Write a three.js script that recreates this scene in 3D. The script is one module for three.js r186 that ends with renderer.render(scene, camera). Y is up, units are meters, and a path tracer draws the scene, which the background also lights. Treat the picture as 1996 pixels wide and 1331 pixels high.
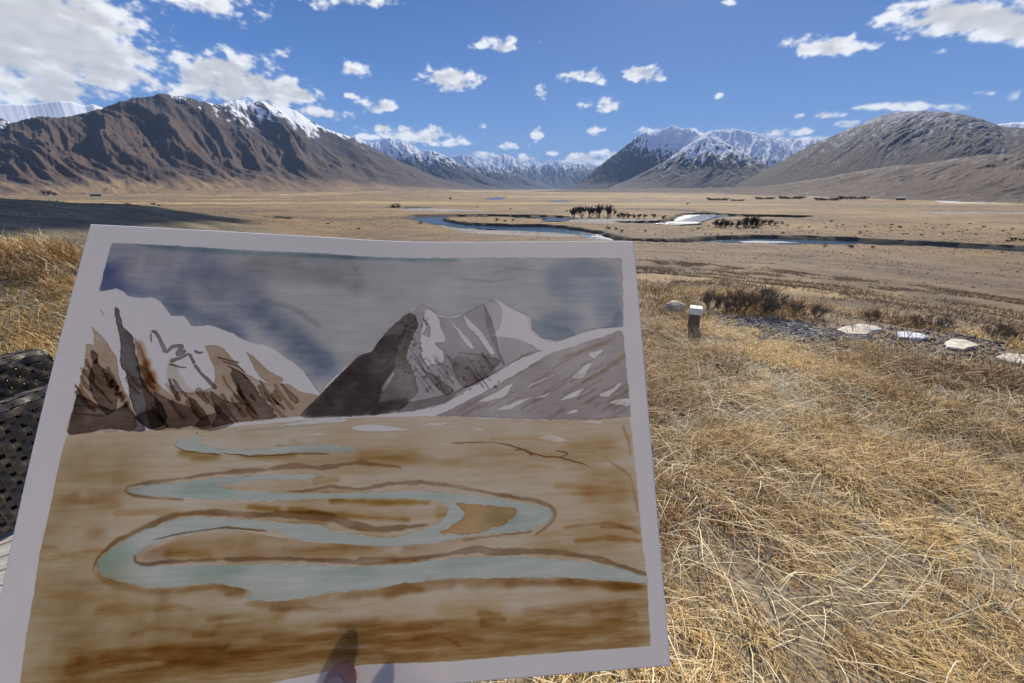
import * as THREE from 'three';
import { mergeGeometries } from 'three/addons/utils/BufferGeometryUtils.js';

// ---------------------------------------------------------------- camera, sky, sun, exposure
const EYE = new THREE.Vector3(0, 1.6, 0), FOCAL = 720, CX = 998, CY = 665.5, PITCH = Math.atan((CY - 368) / FOCAL);
const camera = new THREE.PerspectiveCamera(2 * Math.atan(CY / FOCAL) * 180 / Math.PI, 1996 / 1331, 0.02, 120000);
camera.position.copy(EYE);
camera.rotation.x = -PITCH;
camera.updateMatrixWorld(true);
const renderer = new THREE.WebGLRenderer({ antialias: true });
renderer.toneMapping = THREE.LinearToneMapping;
renderer.toneMappingExposure = 1.25;
renderer.shadowMap.enabled = true;
renderer.setSize(1024, 683);
const scene = new THREE.Scene();
const RAD = Math.PI / 180;
const SUN_AZ = 20.8 * RAD, SUN_EL = 34.6 * RAD;
const SUN = new THREE.Vector3(Math.sin(SUN_AZ) * Math.cos(SUN_EL), Math.sin(SUN_EL), -Math.cos(SUN_AZ) * Math.cos(SUN_EL));
const sun = new THREE.DirectionalLight(new THREE.Color(1, 0.93, 0.80), 4.5);
sun.name = 'sun';
sun.position.copy(SUN).multiplyScalar(400);
sun.castShadow = true;
sun.shadow.mapSize.set(4096, 4096);
Object.assign(sun.shadow.camera, { left: -60, right: 60, top: 60, bottom: -60, near: 1, far: 900 });
scene.add(sun, sun.target);

// ---------------------------------------------------------------- seeded noise and helpers
function rng(seed) {
  let a = seed >>> 0;
  return () => { a = (a + 0x6d2b79f5) | 0; let t = Math.imul(a ^ (a >>> 15), 1 | a); t = (t + Math.imul(t ^ (t >>> 7), 61 | t)) ^ t; return ((t ^ (t >>> 14)) >>> 0) / 4294967296; };
}
const PERM = new Uint8Array(512);
{ const r = rng(77), p = Array.from({ length: 256 }, (_, i) => i); for (let i = 255; i > 0; i--) { const j = Math.floor(r() * (i + 1)), t = p[i]; p[i] = p[j]; p[j] = t; } for (let i = 0; i < 512; i++) PERM[i] = p[i & 255]; }
const GX = new Float32Array(256), GY = new Float32Array(256);
for (let i = 0; i < 256; i++) { GX[i] = Math.cos(i * 2.399963); GY[i] = Math.sin(i * 2.399963); }
function noise(x, y) {   // gradient noise, about -0.7 .. 0.7
  const fx = Math.floor(x), fy = Math.floor(y), X = fx & 255, Y = fy & 255;
  x -= fx; y -= fy;
  const u = x * x * x * (x * (x * 6 - 15) + 10), v = y * y * y * (y * (y * 6 - 15) + 10);
  const a = PERM[PERM[X] + Y], b = PERM[PERM[X + 1] + Y], c = PERM[PERM[X] + Y + 1], d = PERM[PERM[X + 1] + Y + 1];
  const n0 = GX[a] * x + GY[a] * y, n1 = GX[b] * (x - 1) + GY[b] * y, n2 = GX[c] * x + GY[c] * (y - 1), n3 = GX[d] * (x - 1) + GY[d] * (y - 1);
  const p = n0 + (n1 - n0) * u, q = n2 + (n3 - n2) * u;
  return p + (q - p) * v;
}
function fbm(x, y, oct = 4, gain = 0.5) { let s = 0, a = 1; for (let i = 0; i < oct; i++) { s += a * noise(x, y); x = x * 2.03 + 17.3; y = y * 2.03 - 9.1; a *= gain; } return s; }
const clamp = (x, a = 0, b = 1) => Math.min(b, Math.max(a, x));
const smooth = (x, a, b) => { const t = clamp((x - a) / (b - a)); return t * t * (3 - 2 * t); };
const mix = (a, b, t) => a + (b - a) * t;
const mix3 = (a, b, t) => [a[0] + (b[0] - a[0]) * t, a[1] + (b[1] - a[1]) * t, a[2] + (b[2] - a[2]) * t];
function curve(pts, x) {   // piecewise linear through [x, y]
  if (x <= pts[0][0]) return pts[0][1];
  for (let i = 1; i < pts.length; i++) if (x <= pts[i][0]) { const [x0, y0] = pts[i - 1], [x1, y1] = pts[i]; return y0 + (y1 - y0) * (x - x0) / (x1 - x0); }
  return pts[pts.length - 1][1];
}
// A bearing read off the photograph (its pixels) as a direction in the world; then a place on a level, or at a distance.
const cp = Math.cos(PITCH), sp = Math.sin(PITCH);
function bearing(px, py) {
  const r = px - CX, u = CY - py;
  return [r, u * cp - FOCAL * sp, -(u * sp + FOCAL * cp)];
}
function onLevel(px, py, level) { const d = bearing(px, py), t = (level - EYE.y) / d[1]; return [d[0] * t, level, d[2] * t]; }
function atDistance(px, py, dist) { const d = bearing(px, py), t = dist / Math.hypot(d[0], d[2]); return [d[0] * t, EYE.y + d[1] * t, d[2] * t]; }

const taken = new Map();
function numbered(name) { const n = taken.get(name) ?? 0; taken.set(name, n + 1); return n ? name + '_' + String(n).padStart(3, '0') : name; }
function tag(o, label, category, group, kind) {
  if (label) o.userData.label = label;
  if (category) o.userData.category = category;
  if (group) o.userData.group = group;
  if (kind) o.userData.kind = kind;
  return o;
}
function addTop(o, name) { o.name = numbered(name); scene.add(o); return o; }
function part(name, geometry, material, parent) { const m = new THREE.Mesh(geometry, material); m.name = name; m.castShadow = m.receiveShadow = true; parent.add(m); return m; }
function geo(pos, idx, col, uv) {
  const g = new THREE.BufferGeometry();
  g.setAttribute('position', new THREE.BufferAttribute(pos instanceof Float32Array ? pos : new Float32Array(pos), 3));
  if (col) g.setAttribute('color', new THREE.BufferAttribute(col instanceof Float32Array ? col : new Float32Array(col), 3));
  if (uv) g.setAttribute('uv', new THREE.BufferAttribute(uv instanceof Float32Array ? uv : new Float32Array(uv), 2));
  g.setIndex(new THREE.BufferAttribute(idx instanceof Uint32Array ? idx : new Uint32Array(idx), 1));
  g.computeVertexNormals();
  return g;
}
const std = (o) => new THREE.MeshStandardMaterial({ roughness: 0.95, ...o });
const lin = (r, g, b) => new THREE.Color().setRGB(r, g, b);
const log = (...a) => console.log(...a);

// ---------------------------------------------------------------- the sky: clear winter blue with scattered cumulus
const CLOUDS = [   // bearing of the middle, half width and half height, how solid
  [60, 60, 240, 140, 1.7], [170, 120, 150, 90, 1.5], [90, 170, 140, 60, 1.3], [-150, 80, 200, 130, 1.6], [250, 60, 45, 35, 0.35], [300, 160, 60, 30, 0.5],
  [440, 160, 115, 62, 1.5], [550, 185, 75, 36, 1.4], [375, 175, 55, 40, 0.7], [640, 224, 40, 15, 0.8], [400, 8, 105, 34, 0.9], [470, 25, 40, 28, 0.6], [665, 2, 105, 22, 0.9], [978, 88, 54, 17, 0.8],
  [880, 158, 66, 28, 1], [697, 137, 36, 19, 0.8], [735, 208, 37, 19, 1], [688, 188, 16, 7, 0.8], [820, 266, 62, 19, 1], [780, 262, 50, 14, 0.9], [870, 280, 50, 10, 0.8],
  [1150, 152, 54, 17, 0.75], [1253, 146, 46, 18, 0.95], [1166, 208, 38, 17, 0.75], [1162, 257, 20, 13, 0.8], [1046, 265, 12, 15, 0.8], [1062, 180, 13, 12, 0.4],
  [945, 247, 16, 7, 0.7], [1002, 285, 34, 8, 0.9], [944, 304, 24, 9, 1], [1030, 309, 28, 9, 1], [1150, 312, 62, 15, 1.1], [1190, 300, 30, 10, 1], [1080, 300, 14, 5, 0.8],
  [1610, 92, 86, 26, 1], [1880, 35, 175, 50, 1.4], [1960, 50, 120, 50, 1.4], [1780, 30, 80, 45, 0.6], [1915, 180, 26, 7, 0.8], [1780, 211, 125, 10, 0.9], [1556, 226, 26, 7, 0.6], [1610, 224, 38, 9, 0.8],
  [1652, 242, 30, 8, 0.8], [1520, 259, 42, 10, 0.9], [1566, 258, 20, 8, 0.9], [1600, 271, 40, 8, 1], [1265, 258, 30, 9, 0.8], [1330, 262, 60, 12, 0.8], [550, 103, 26, 10, 0.4], [1980, 187, 18, 10, 0.5],
  [1830, 99, 26, 8, 0.5], [1425, 5, 16, 6, 0.5], [1985, 244, 30, 7, 0.8], [1400, 187, 6, 8, 0.3], [772, 252, 60, 10, 0.7], [720, 268, 30, 8, 0.8], [600, 214, 50, 14, 0.7],
].map(([x, y, a, b, k]) => {
  const azel = (px, py) => { const d = bearing(px, py), h = Math.hypot(d[0], d[2]); return [Math.atan2(d[0], -d[2]) / RAD, Math.atan2(d[1], h) / RAD]; };
  const c = azel(x, y), e = azel(x + a, y), f = azel(x, y - b);
  return { az: c[0], el: c[1], w: Math.abs(e[0] - c[0]), h: Math.abs(f[1] - c[1]), k, slant: (e[1] - c[1]) / (e[0] - c[0]) };
});
{
  const W = 4096, H = 2048, data = new Float32Array(W * H * 4), E = renderer.toneMappingExposure;
  const R = [[0, 0.36], [3, 0.27], [8, 0.15], [14, 0.088], [21, 0.05], [40, 0.034], [90, 0.024]], G = [[0, 0.56], [3, 0.47], [8, 0.33], [14, 0.232], [21, 0.16], [40, 0.11], [90, 0.08]], B = [[0, 0.86], [3, 0.82], [8, 0.72], [14, 0.60], [21, 0.48], [40, 0.37], [90, 0.29]];
  for (let row = 0; row < H; row++) {
    const el = ((row + 0.5) / H - 0.5) * 180;
    const sky = [curve(R, el), curve(G, el), curve(B, el)], se = Math.sin(el * RAD), ce = Math.cos(el * RAD);
    const near = CLOUDS.filter((c) => Math.abs(el - c.el) < c.h * 1.7 + Math.abs(c.slant) * c.w * 1.7);
    for (let col = 0; col < W; col++) {
      const o = (row * W + col) * 4, round = ((col + 0.5) / W - 0.5) * 2 * Math.PI;
      let r, g, b;
      if (el < -1) { r = 0.2; g = 0.17; b = 0.13; } else {
        const x = Math.cos(round) * ce, z = Math.sin(round) * ce, cosSun = x * SUN.x + se * SUN.y + z * SUN.z;
        const glow = 0.07 * Math.exp((cosSun - 1) * 5) + 0.10 * Math.exp((cosSun - 1) * 40);
        r = sky[0] + glow; g = sky[1] + glow * 0.95; b = sky[2] + glow * 0.8;
        const az = Math.atan2(x, -z) / RAD;
        let env = -9;
        for (const c of near) {
          let da = az - c.az;
          if (Math.abs(da) > c.w * 1.7) continue;
          let dy = el - c.el - da * c.slant;
          if (dy < 0) dy *= 1.35;
          const e = (1.15 - (da / c.w) ** 2 - (dy / c.h) ** 2) * c.k;
          if (e > env) env = e;
        }
        // farther round, the same scattered cumulus goes on
        const out = Math.max(smooth(Math.abs(az), 54, 64), smooth(el, 21, 27));
        if (out > 0 && el > 1) { const k = 0.9 / Math.max(0.12, se); const far = fbm(x * k * 1.7 + 31, z * k * 1.7 - 12, 3); env = Math.max(env, (far * 2.6 - 0.30) * out * smooth(el, 1, 9)); }
        if (env > -1) {
          const qx = az * 0.42, qy = el * 0.72;
          const n = fbm(qx + 5, qy - 3, 6, 0.64), d = smooth(env + n * 1.45, 0.06, 1.12);
          if (d > 0) {
            const thick = smooth(env + fbm(qx * 0.9 + 40, qy * 1.2 + 7, 4) * 1.1, 0.55, 1.5), L = mix(1.24, 0.84, thick) + noise(qx * 2.2, qy * 2.2 + 90) * 0.12 + 0.3 * (1 - smooth(el, 2, 9));
            const c = [L * 0.83, L * 0.845, L * 0.87];
            r = mix(r, c[0], d); g = mix(g, c[1], d); b = mix(b, c[2], d);
          }
        }
      }
      data[o] = r / E; data[o + 1] = g / E; data[o + 2] = b / E; data[o + 3] = 1;
    }
  }
  const t = new THREE.DataTexture(data, W, H, THREE.RGBAFormat, THREE.FloatType);
  t.mapping = THREE.EquirectangularReflectionMapping; t.magFilter = THREE.LinearFilter; t.needsUpdate = true;
  scene.background = t; scene.environment = t;
}
log('sky done');
// ---------------------------------------------------------------- the ground: a terrace above a broad river flat
const FLOOR = -18.4, WATER = -19.85;
const DROP = [[0, 1.6], [5.5, 1.6], [6.8, 1.64], [8, 1.95], [10, 2.42], [14, 3.25], [20, 4.3], [30, 5.9], [45, 8.1], [60, 10], [85, 12.7], [125, 16.2], [150, 17.9], [180, 19.5], [205, 20], [1e6, 20]];
const plan = (list) => list.map(([x, y]) => { const p = onLevel(x, y, FLOOR); return [p[0], p[2]]; });
const CHANNELS = [
  plan([[780, 425], [805, 419], [870, 418], [950, 417.5], [1050, 419], [1110, 421], [1112, 427], [1100, 431], [1062, 431], [1056, 425], [950, 421.5], [885, 421.5], [865, 424], [885, 430], [920, 434], [1000, 437], [1060, 437], [1100, 440], [1140, 445], [1170, 450], [1195, 458], [1215, 465], [1245, 472], [1300, 470], [1370, 462], [1459, 458], [1549, 459], [1642, 462], [1773, 469], [2000, 480], [2300, 500], [2300, 511], [1996, 491], [1810, 480], [1691, 475.5], [1571, 476], [1474, 480], [1362, 480], [1250, 482], [1190, 482], [1140, 471], [1123, 461], [1091, 457], [1026, 452], [977, 448], [912, 445], [847, 438], [807, 429]]),
  plan([[1195, 432], [1230, 431], [1290, 429.5], [1310, 423], [1330, 415.5], [1381, 414.5], [1440, 417.5], [1520, 418.5], [1586, 420.5], [1560, 424], [1500, 422], [1440, 421.5], [1400, 423], [1372, 430], [1366, 437], [1320, 438], [1260, 435], [1220, 434.5]]),
  plan([[745, 404], [800, 402.5], [850, 404], [830, 406], [790, 406.5]]),
  plan([[945, 386], [960, 383.5], [988, 383], [978, 388.5], [958, 389.5]]),
  plan([[1066, 391], [1085, 389.5], [1118, 390.5], [1104, 393.5], [1080, 394]]),
  plan([[512, 435], [535, 430], [578, 429], [562, 434.5], [530, 437]]),
  plan([[1190, 407], [1260, 406.4], [1330, 408], [1395, 412], [1390, 413.5], [1320, 410], [1250, 408.2]]),
];
const BOXES = CHANNELS.map((p) => { const xs = p.map((q) => q[0]), zs = p.map((q) => q[1]); return [Math.min(...xs) - 30, Math.max(...xs) + 30, Math.min(...zs) - 30, Math.max(...zs) + 30]; });
function polyDistance(p, x, z) {   // signed: negative inside
  let d = 1e18, inside = false;
  for (let i = 0, j = p.length - 1; i < p.length; j = i++) {
    const ax = p[j][0], az = p[j][1], ex = p[i][0] - ax, ez = p[i][1] - az, wx = x - ax, wz = z - az, t = clamp((wx * ex + wz * ez) / (ex * ex + ez * ez)), qx = wx - ex * t, qz = wz - ez * t;
    d = Math.min(d, qx * qx + qz * qz);
    if ((p[i][1] > z) !== (p[j][1] > z) && x < (p[j][0] - p[i][0]) * (z - p[i][1]) / (p[j][1] - p[i][1]) + p[i][0]) inside = !inside;
  }
  return inside ? -Math.sqrt(d) : Math.sqrt(d);
}
function channelDistance(x, z) {
  let d = 60;
  for (let k = 0; k < CHANNELS.length; k++) { const b = BOXES[k]; if (x > b[0] && x < b[1] && z > b[2] && z < b[3]) d = Math.min(d, polyDistance(CHANNELS[k], x + noise(x * 0.09, z * 0.09) * 3, z + noise(x * 0.09 + 50, z * 0.09) * 3)); }
  return d;
}
const GRAVEL_BARS = [plan([[1104, 424], [1190, 423.5], [1260, 426], [1300, 427.5], [1250, 432], [1180, 436], [1105, 432]]), plan([[860, 440], [930, 444], [1000, 448], [1090, 456], [1123, 461], [1142, 469], [1080, 468], [1000, 464], [930, 458], [890, 449]]), plan([[1370, 416], [1440, 418], [1445, 423], [1395, 426], [1372, 433]]), plan([[1750, 413], [1850, 412], [1996, 414], [1996, 416], [1850, 416]]), plan([[790, 406], [900, 408], [960, 411], [850, 412], [780, 409]])];
const SNOW_BANDS = [[plan([[1815, 391], [1880, 389], [1996, 391], [2060, 393], [2060, 398], [1996, 397], [1900, 395.5], [1830, 394]]), 0.8], [plan([[1560, 383], [1680, 381], [1690, 383], [1580, 385]]), 0.3]];
function groundHeight(x, z, d = channelDistance(x, z)) {
  const r = Math.hypot(x, z), az = Math.atan2(x, -z) / RAD;
  let h = EYE.y - curve(DROP, r);
  const left = curve([[-75, 1.1], [-53, 1.5], [-48.5, 1.2], [-30, 0.4], [-8, 0], [180, 0]], az) * smooth(az, -130, -80);
  h += left * smooth(r, 5.6, 9.2) * (1 - smooth(r, 9.8, 24));
  const spur = curve([[-80, 19], [-53, 16.6], [-44, 12.3], [-37, 7.6], [-30, 2.6], [-24, 0], [180, 0]], az) * smooth(az, -150, -100);
  h += spur * smooth(r, 34, 255) * (1 - smooth(r, 265, 430));
  h += noise(x * 0.8, z * 0.8) * 0.05 * smooth(r, 2.6, 5) + fbm(x * 0.21, z * 0.21, 3) * 0.22 * smooth(r, 6.5, 20) + fbm(x * 0.02, z * 0.02, 3) * (0.5 * smooth(r, 25, 80) + spur * 0.12 * smooth(r, 60, 200));
  h += fbm(x * 0.004 + 9, z * 0.004, 3) * 0.5 * smooth(r, 200, 500);
  if (d < 0) h = Math.min(h, mix(h, WATER - 1.4, smooth(-d, 0.2, 3.5)));
  return h;
}
const STRAW = [0.31, 0.197, 0.08], TAN = [0.232, 0.143, 0.062], BROWN = [0.155, 0.10, 0.056], DARK = [0.105, 0.076, 0.048], PALE = [0.47, 0.325, 0.145], SOIL = [0.06, 0.046, 0.034], SHINGLE = [0.22, 0.195, 0.17], OLIVE_SHADE = [0.10, 0.084, 0.046];
function groundColour(x, z, d) {
  const r = Math.hypot(x, z), az = Math.atan2(x, -z) / RAD;
  const a = fbm(x * 0.011, z * 0.011, 4), b = fbm(x * 0.05 + 7, z * 0.13, 4), f = fbm(x * 0.45, z * 0.45, 3);
  let c = mix3(TAN, STRAW, clamp(0.5 + a * 1.5 + b * 0.5));
  c = mix3(c, BROWN, smooth(fbm(x * 0.006 + 40, z * 0.02, 4) + b * 0.5, 0.0, 0.4) * 0.85);
  c = mix3(c, DARK, smooth(fbm(x * 0.03 + 90, z * 0.12, 4), 0.22, 0.5) * 0.55);
  if (r < 260) {   // the near slope: darker grazed tussock with paler strips
    const slope = smooth(r, 8, 12) * (1 - smooth(r, 120, 230));
    c = mix3(c, mix3([0.11, 0.07, 0.042], [0.215, 0.142, 0.078], clamp(0.45 + b * 1.6 + f * 0.7)), slope * 0.9);
    const strip = Math.abs(z + 26 - x * 0.16 + noise(x * 0.05, z * 0.05) * 10);
    c = mix3(c, PALE, slope * 0.55 * (1 - smooth(strip, 2, 9)) * smooth(b + 0.5, 0.2, 0.7));
    c = mix3(c, DARK, smooth(f, 0.28, 0.55) * 0.7 * smooth(r, 8, 14));
  }
  if (r < 14) c = mix3(mix3([0.20, 0.145, 0.085], [0.30, 0.225, 0.13], clamp(0.5 + f)), c, smooth(r, 8, 14));
  const oliveShade = smooth(-az, 27, 36) * smooth(-az + a * 30, 20, 40) * smooth(r, 60, 130) * (1 - smooth(r, 250, 330));
  c = mix3(c, mix3(OLIVE_SHADE, [0.20, 0.16, 0.10], clamp(0.35 + b * 1.6)), oliveShade * 0.9);  // olive growth on the spur, darkened further so the colour carries cloud shade
  // pale hay paddocks and darker scrub far out on the flat
  if (r > 330) {
    const band = fbm(x * 0.0016, z * 0.006 + 3, 4), far = smooth(r, 330, 700);
    c = mix3(c, PALE, far * smooth(band, 0.1, 0.32) * 0.8);
    c = mix3(c, [0.19, 0.128, 0.072], far * smooth(-band, 0.08, 0.4) * 0.9);
    c = mix3(c, [0.16, 0.13, 0.07], far * smooth(fbm(x * 0.003 + 70, z * 0.011, 3), 0.2, 0.42) * 0.6);
  }
  for (const [g, k] of SNOW_BANDS) { const q = polyDistance(g, x, z); if (q < 12) c = mix3(c, [0.72, 0.74, 0.78], (1 - smooth(q + fbm(x * 0.03, z * 0.03, 4) * 26, -8, 4)) * k); }
  for (const g of GRAVEL_BARS) { const s = polyDistance(g, x + f * 4, z + b * 6); if (s < 4) c = mix3(c, mix3(SHINGLE, [0.31, 0.285, 0.255], clamp(0.5 + b * 2)), 1 - smooth(s, -3, 3)); }
  if (r > 9) { const g = 1 + noise(x * 0.02 + 3, z * 0.03) * 0.22 + noise(x * 0.09, z * 0.16 + 8) * 0.24 + noise(x * 0.37 + 5, z * 0.5) * 0.26 + noise(x * 1.3, z * 1.3 + 2) * 0.3; c = c.map((v) => v * g); }
  if (d < 5 && r > 100) c = mix3(c, mix3(SOIL, DARK, clamp(0.3 + f)), 1 - smooth(d, 0.3, 2.5 + b * 3));
  return c;
}
{
  const radii = [0.01];
  for (let i = 0; i < 46; i++) radii.push(0.4 * Math.pow(7 / 0.4, i / 45));
  for (let i = 1; i <= 24; i++) radii.push(7 * Math.pow(36 / 7, i / 24));
  // finer rings where the flat is seen at a flat angle
  for (let t = 0.1655; t > 0.0022; t -= t > 0.06 ? 0.0009 : 0.00065) { let lo = 36, hi = 20000; for (let k = 0; k < 40; k++) { const m = (lo + hi) / 2; if (curve(DROP, m) / m > t) lo = m; else hi = m; } if (lo > radii[radii.length - 1] * 1.001) radii.push(lo); }
  radii.push(11000, 15000, 22000, 34000, 60000);
  const angles = [];
  for (let a = -63; a < 63; a += 0.19) angles.push(a);
  for (let a = 63; a < 297; a += 4) angles.push(a);
  const NA = angles.length, NR = radii.length, pos = new Float32Array(NA * NR * 3), col = new Float32Array(NA * NR * 3), uv = new Float32Array(NA * NR * 2), idx = new Uint32Array(NA * (NR - 1) * 6);
  let q = 0;
  for (let i = 0; i < NR; i++) for (let j = 0; j < NA; j++) {
    const a = angles[j] * RAD, x = Math.sin(a) * radii[i], z = -Math.cos(a) * radii[i], o = (i * NA + j) * 3, d = channelDistance(x, z);
    pos[o] = x; pos[o + 1] = groundHeight(x, z, d); pos[o + 2] = z;
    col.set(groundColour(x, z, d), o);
    uv[(i * NA + j) * 2] = x; uv[(i * NA + j) * 2 + 1] = z;
    if (i < NR - 1) { const k = (j + 1) % NA, A = i * NA + j, B = i * NA + k, C = A + NA, D = B + NA; idx.set([A, C, B, B, C, D], q); q += 6; }
  }
  const bump = new Uint8Array(512 * 512 * 4);
  for (let y = 0; y < 512; y++) for (let x = 0; x < 512; x++) { const v = 128 + 150 * fbm(x / 8, y / 8, 4, 0.6), o = (y * 512 + x) * 4; bump[o] = bump[o + 1] = bump[o + 2] = clamp(v, 0, 255); bump[o + 3] = 255; }
  const bt = new THREE.DataTexture(bump, 512, 512); bt.magFilter = THREE.LinearFilter; bt.wrapS = bt.wrapT = THREE.RepeatWrapping; bt.repeat.set(0.5, 0.5); bt.needsUpdate = true;
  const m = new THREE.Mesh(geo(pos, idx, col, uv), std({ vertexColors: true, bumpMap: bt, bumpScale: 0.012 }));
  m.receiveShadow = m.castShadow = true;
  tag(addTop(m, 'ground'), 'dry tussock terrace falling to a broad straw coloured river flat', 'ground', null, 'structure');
}
log('ground done');
// the river: one water table seen wherever the ground is cut below it
{
  const rip = new Uint8Array(512 * 512 * 4);
  for (let y = 0; y < 512; y++) for (let x = 0; x < 512; x++) { const v = 128 + 120 * fbm(x / 24, y / 10, 4, 0.55), o = (y * 512 + x) * 4; rip[o] = rip[o + 1] = rip[o + 2] = clamp(v, 0, 255); rip[o + 3] = 255; }
  const rt = new THREE.DataTexture(rip, 512, 512); rt.magFilter = THREE.LinearFilter; rt.wrapS = rt.wrapT = THREE.RepeatWrapping; rt.repeat.set(0.05, 0.05); rt.needsUpdate = true;
  const wm = new THREE.MeshPhysicalMaterial({ color: lin(0.03, 0.07, 0.11), roughness: 0.16, ior: 1.33, bumpMap: rt, bumpScale: 0.13 });
  const rm = new THREE.MeshPhysicalMaterial({ color: lin(0.30, 0.33, 0.34), roughness: 0.45, ior: 1.33, bumpMap: rt, bumpScale: 0.7 });
  const names = ['winding river across the flat', 'bright oxbow pool behind the willows', 'narrow backwater by the lone round bush', 'small far pool in the middle of the flat', 'small far pool right of the middle', 'thin puddle on the left flat', 'thin side stream above the willows'];
  CHANNELS.forEach((p, k) => {
    const s = new THREE.Shape(p.map(([x, z]) => new THREE.Vector2(x, -z)));
    const g = new THREE.ShapeGeometry(s); g.rotateX(-Math.PI / 2); g.translate(0, WATER, 0);
    const pa = g.attributes.position, u = new Float32Array(pa.count * 2);
    for (let i = 0; i < pa.count; i++) { u[i * 2] = pa.getX(i); u[i * 2 + 1] = pa.getZ(i); }
    g.setAttribute('uv', new THREE.BufferAttribute(u, 2));
    const m = new THREE.Mesh(g, wm); m.receiveShadow = true;
    tag(addTop(m, 'river_water'), names[k], 'water', null, 'structure');
  });
  // broken water where the river runs over shallows
  const riffles = [[[1300, 431], [1318, 424], [1336, 418], [1372, 417.5], [1350, 422], [1330, 428], [1312, 433]], [[1290, 433], [1330, 431.5], [1366, 432.5], [1362, 435.5], [1325, 436]], [[1384, 474], [1420, 473.5], [1445, 475], [1400, 477]], [[1440, 470.5], [1474, 469], [1520, 470], [1560, 473], [1500, 474], [1450, 473]], [[1420, 477], [1500, 476], [1560, 478.5], [1480, 479]], [[1150, 459], [1175, 459], [1196, 465], [1190, 468]], [[1262, 477], [1300, 476], [1310, 477.5], [1280, 478.5]]];
  for (const list of riffles) {
    const p = list.map(([x, y]) => onLevel(x, y, WATER + 0.06)), s = new THREE.Shape(p.map((q) => new THREE.Vector2(q[0], -q[2])));
    const g = new THREE.ShapeGeometry(s); g.rotateX(-Math.PI / 2); g.translate(0, WATER + 0.06, 0);
    const pa = g.attributes.position, u = new Float32Array(pa.count * 2);
    for (let i = 0; i < pa.count; i++) { u[i * 2] = pa.getX(i); u[i * 2 + 1] = pa.getZ(i); }
    g.setAttribute('uv', new THREE.BufferAttribute(u, 2));
    const m = new THREE.Mesh(g, rm);
    tag(addTop(m, 'riffle_water'), 'glittering broken water over the shallows', 'water', null, 'structure');
  }
  // the cut earth banks, as standing faces along the channel edge
  const bm = std({ vertexColors: true });
  CHANNELS.slice(0, 2).forEach((p, k) => {
    const pos = [], col = [], idx = [], R = rng(5 + k);
    for (let i = 0; i < p.length; i++) {
      const a = p[i], b = p[(i + 1) % p.length], n = Math.max(2, Math.round(Math.hypot(b[0] - a[0], b[1] - a[1]) / 2.2));
      for (let j = 0; j < n; j++) {
        const t = j / n, x = mix(a[0], b[0], t), z = mix(a[1], b[1], t), top = FLOOR + 0.08 + noise(x * 0.15, z * 0.15) * 0.4, dx = noise(x * 0.2, z * 0.2) * 1.2, base = pos.length / 3, c = mix3(SOIL, [0.15, 0.12, 0.09], clamp(R() * 0.8));
        for (const [h, o] of [[top, 0], [mix(top, WATER, 0.45), 0.5 + noise(x * 0.5, z * 0.5) * 0.7], [WATER - 0.2, 1.1 + noise(x * 0.4 + 9, z * 0.4) * 1.2]]) { const L = Math.hypot(x, z); pos.push(x + dx - x / L * o, h, z + dx - z / L * o); col.push(...c); }
        if (base) idx.push(base - 3, base - 2, base, base, base - 2, base + 1, base - 2, base - 1, base + 1, base + 1, base - 1, base + 2);
      }
    }
    const m = new THREE.Mesh(geo(pos, idx, col), bm); m.castShadow = m.receiveShadow = true;
    tag(addTop(m, 'river_bank'), k ? 'low dark earth bank round the oxbow pool' : 'dark cut earth bank along the winding river', 'bank', null, 'structure');
  });
}
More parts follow.
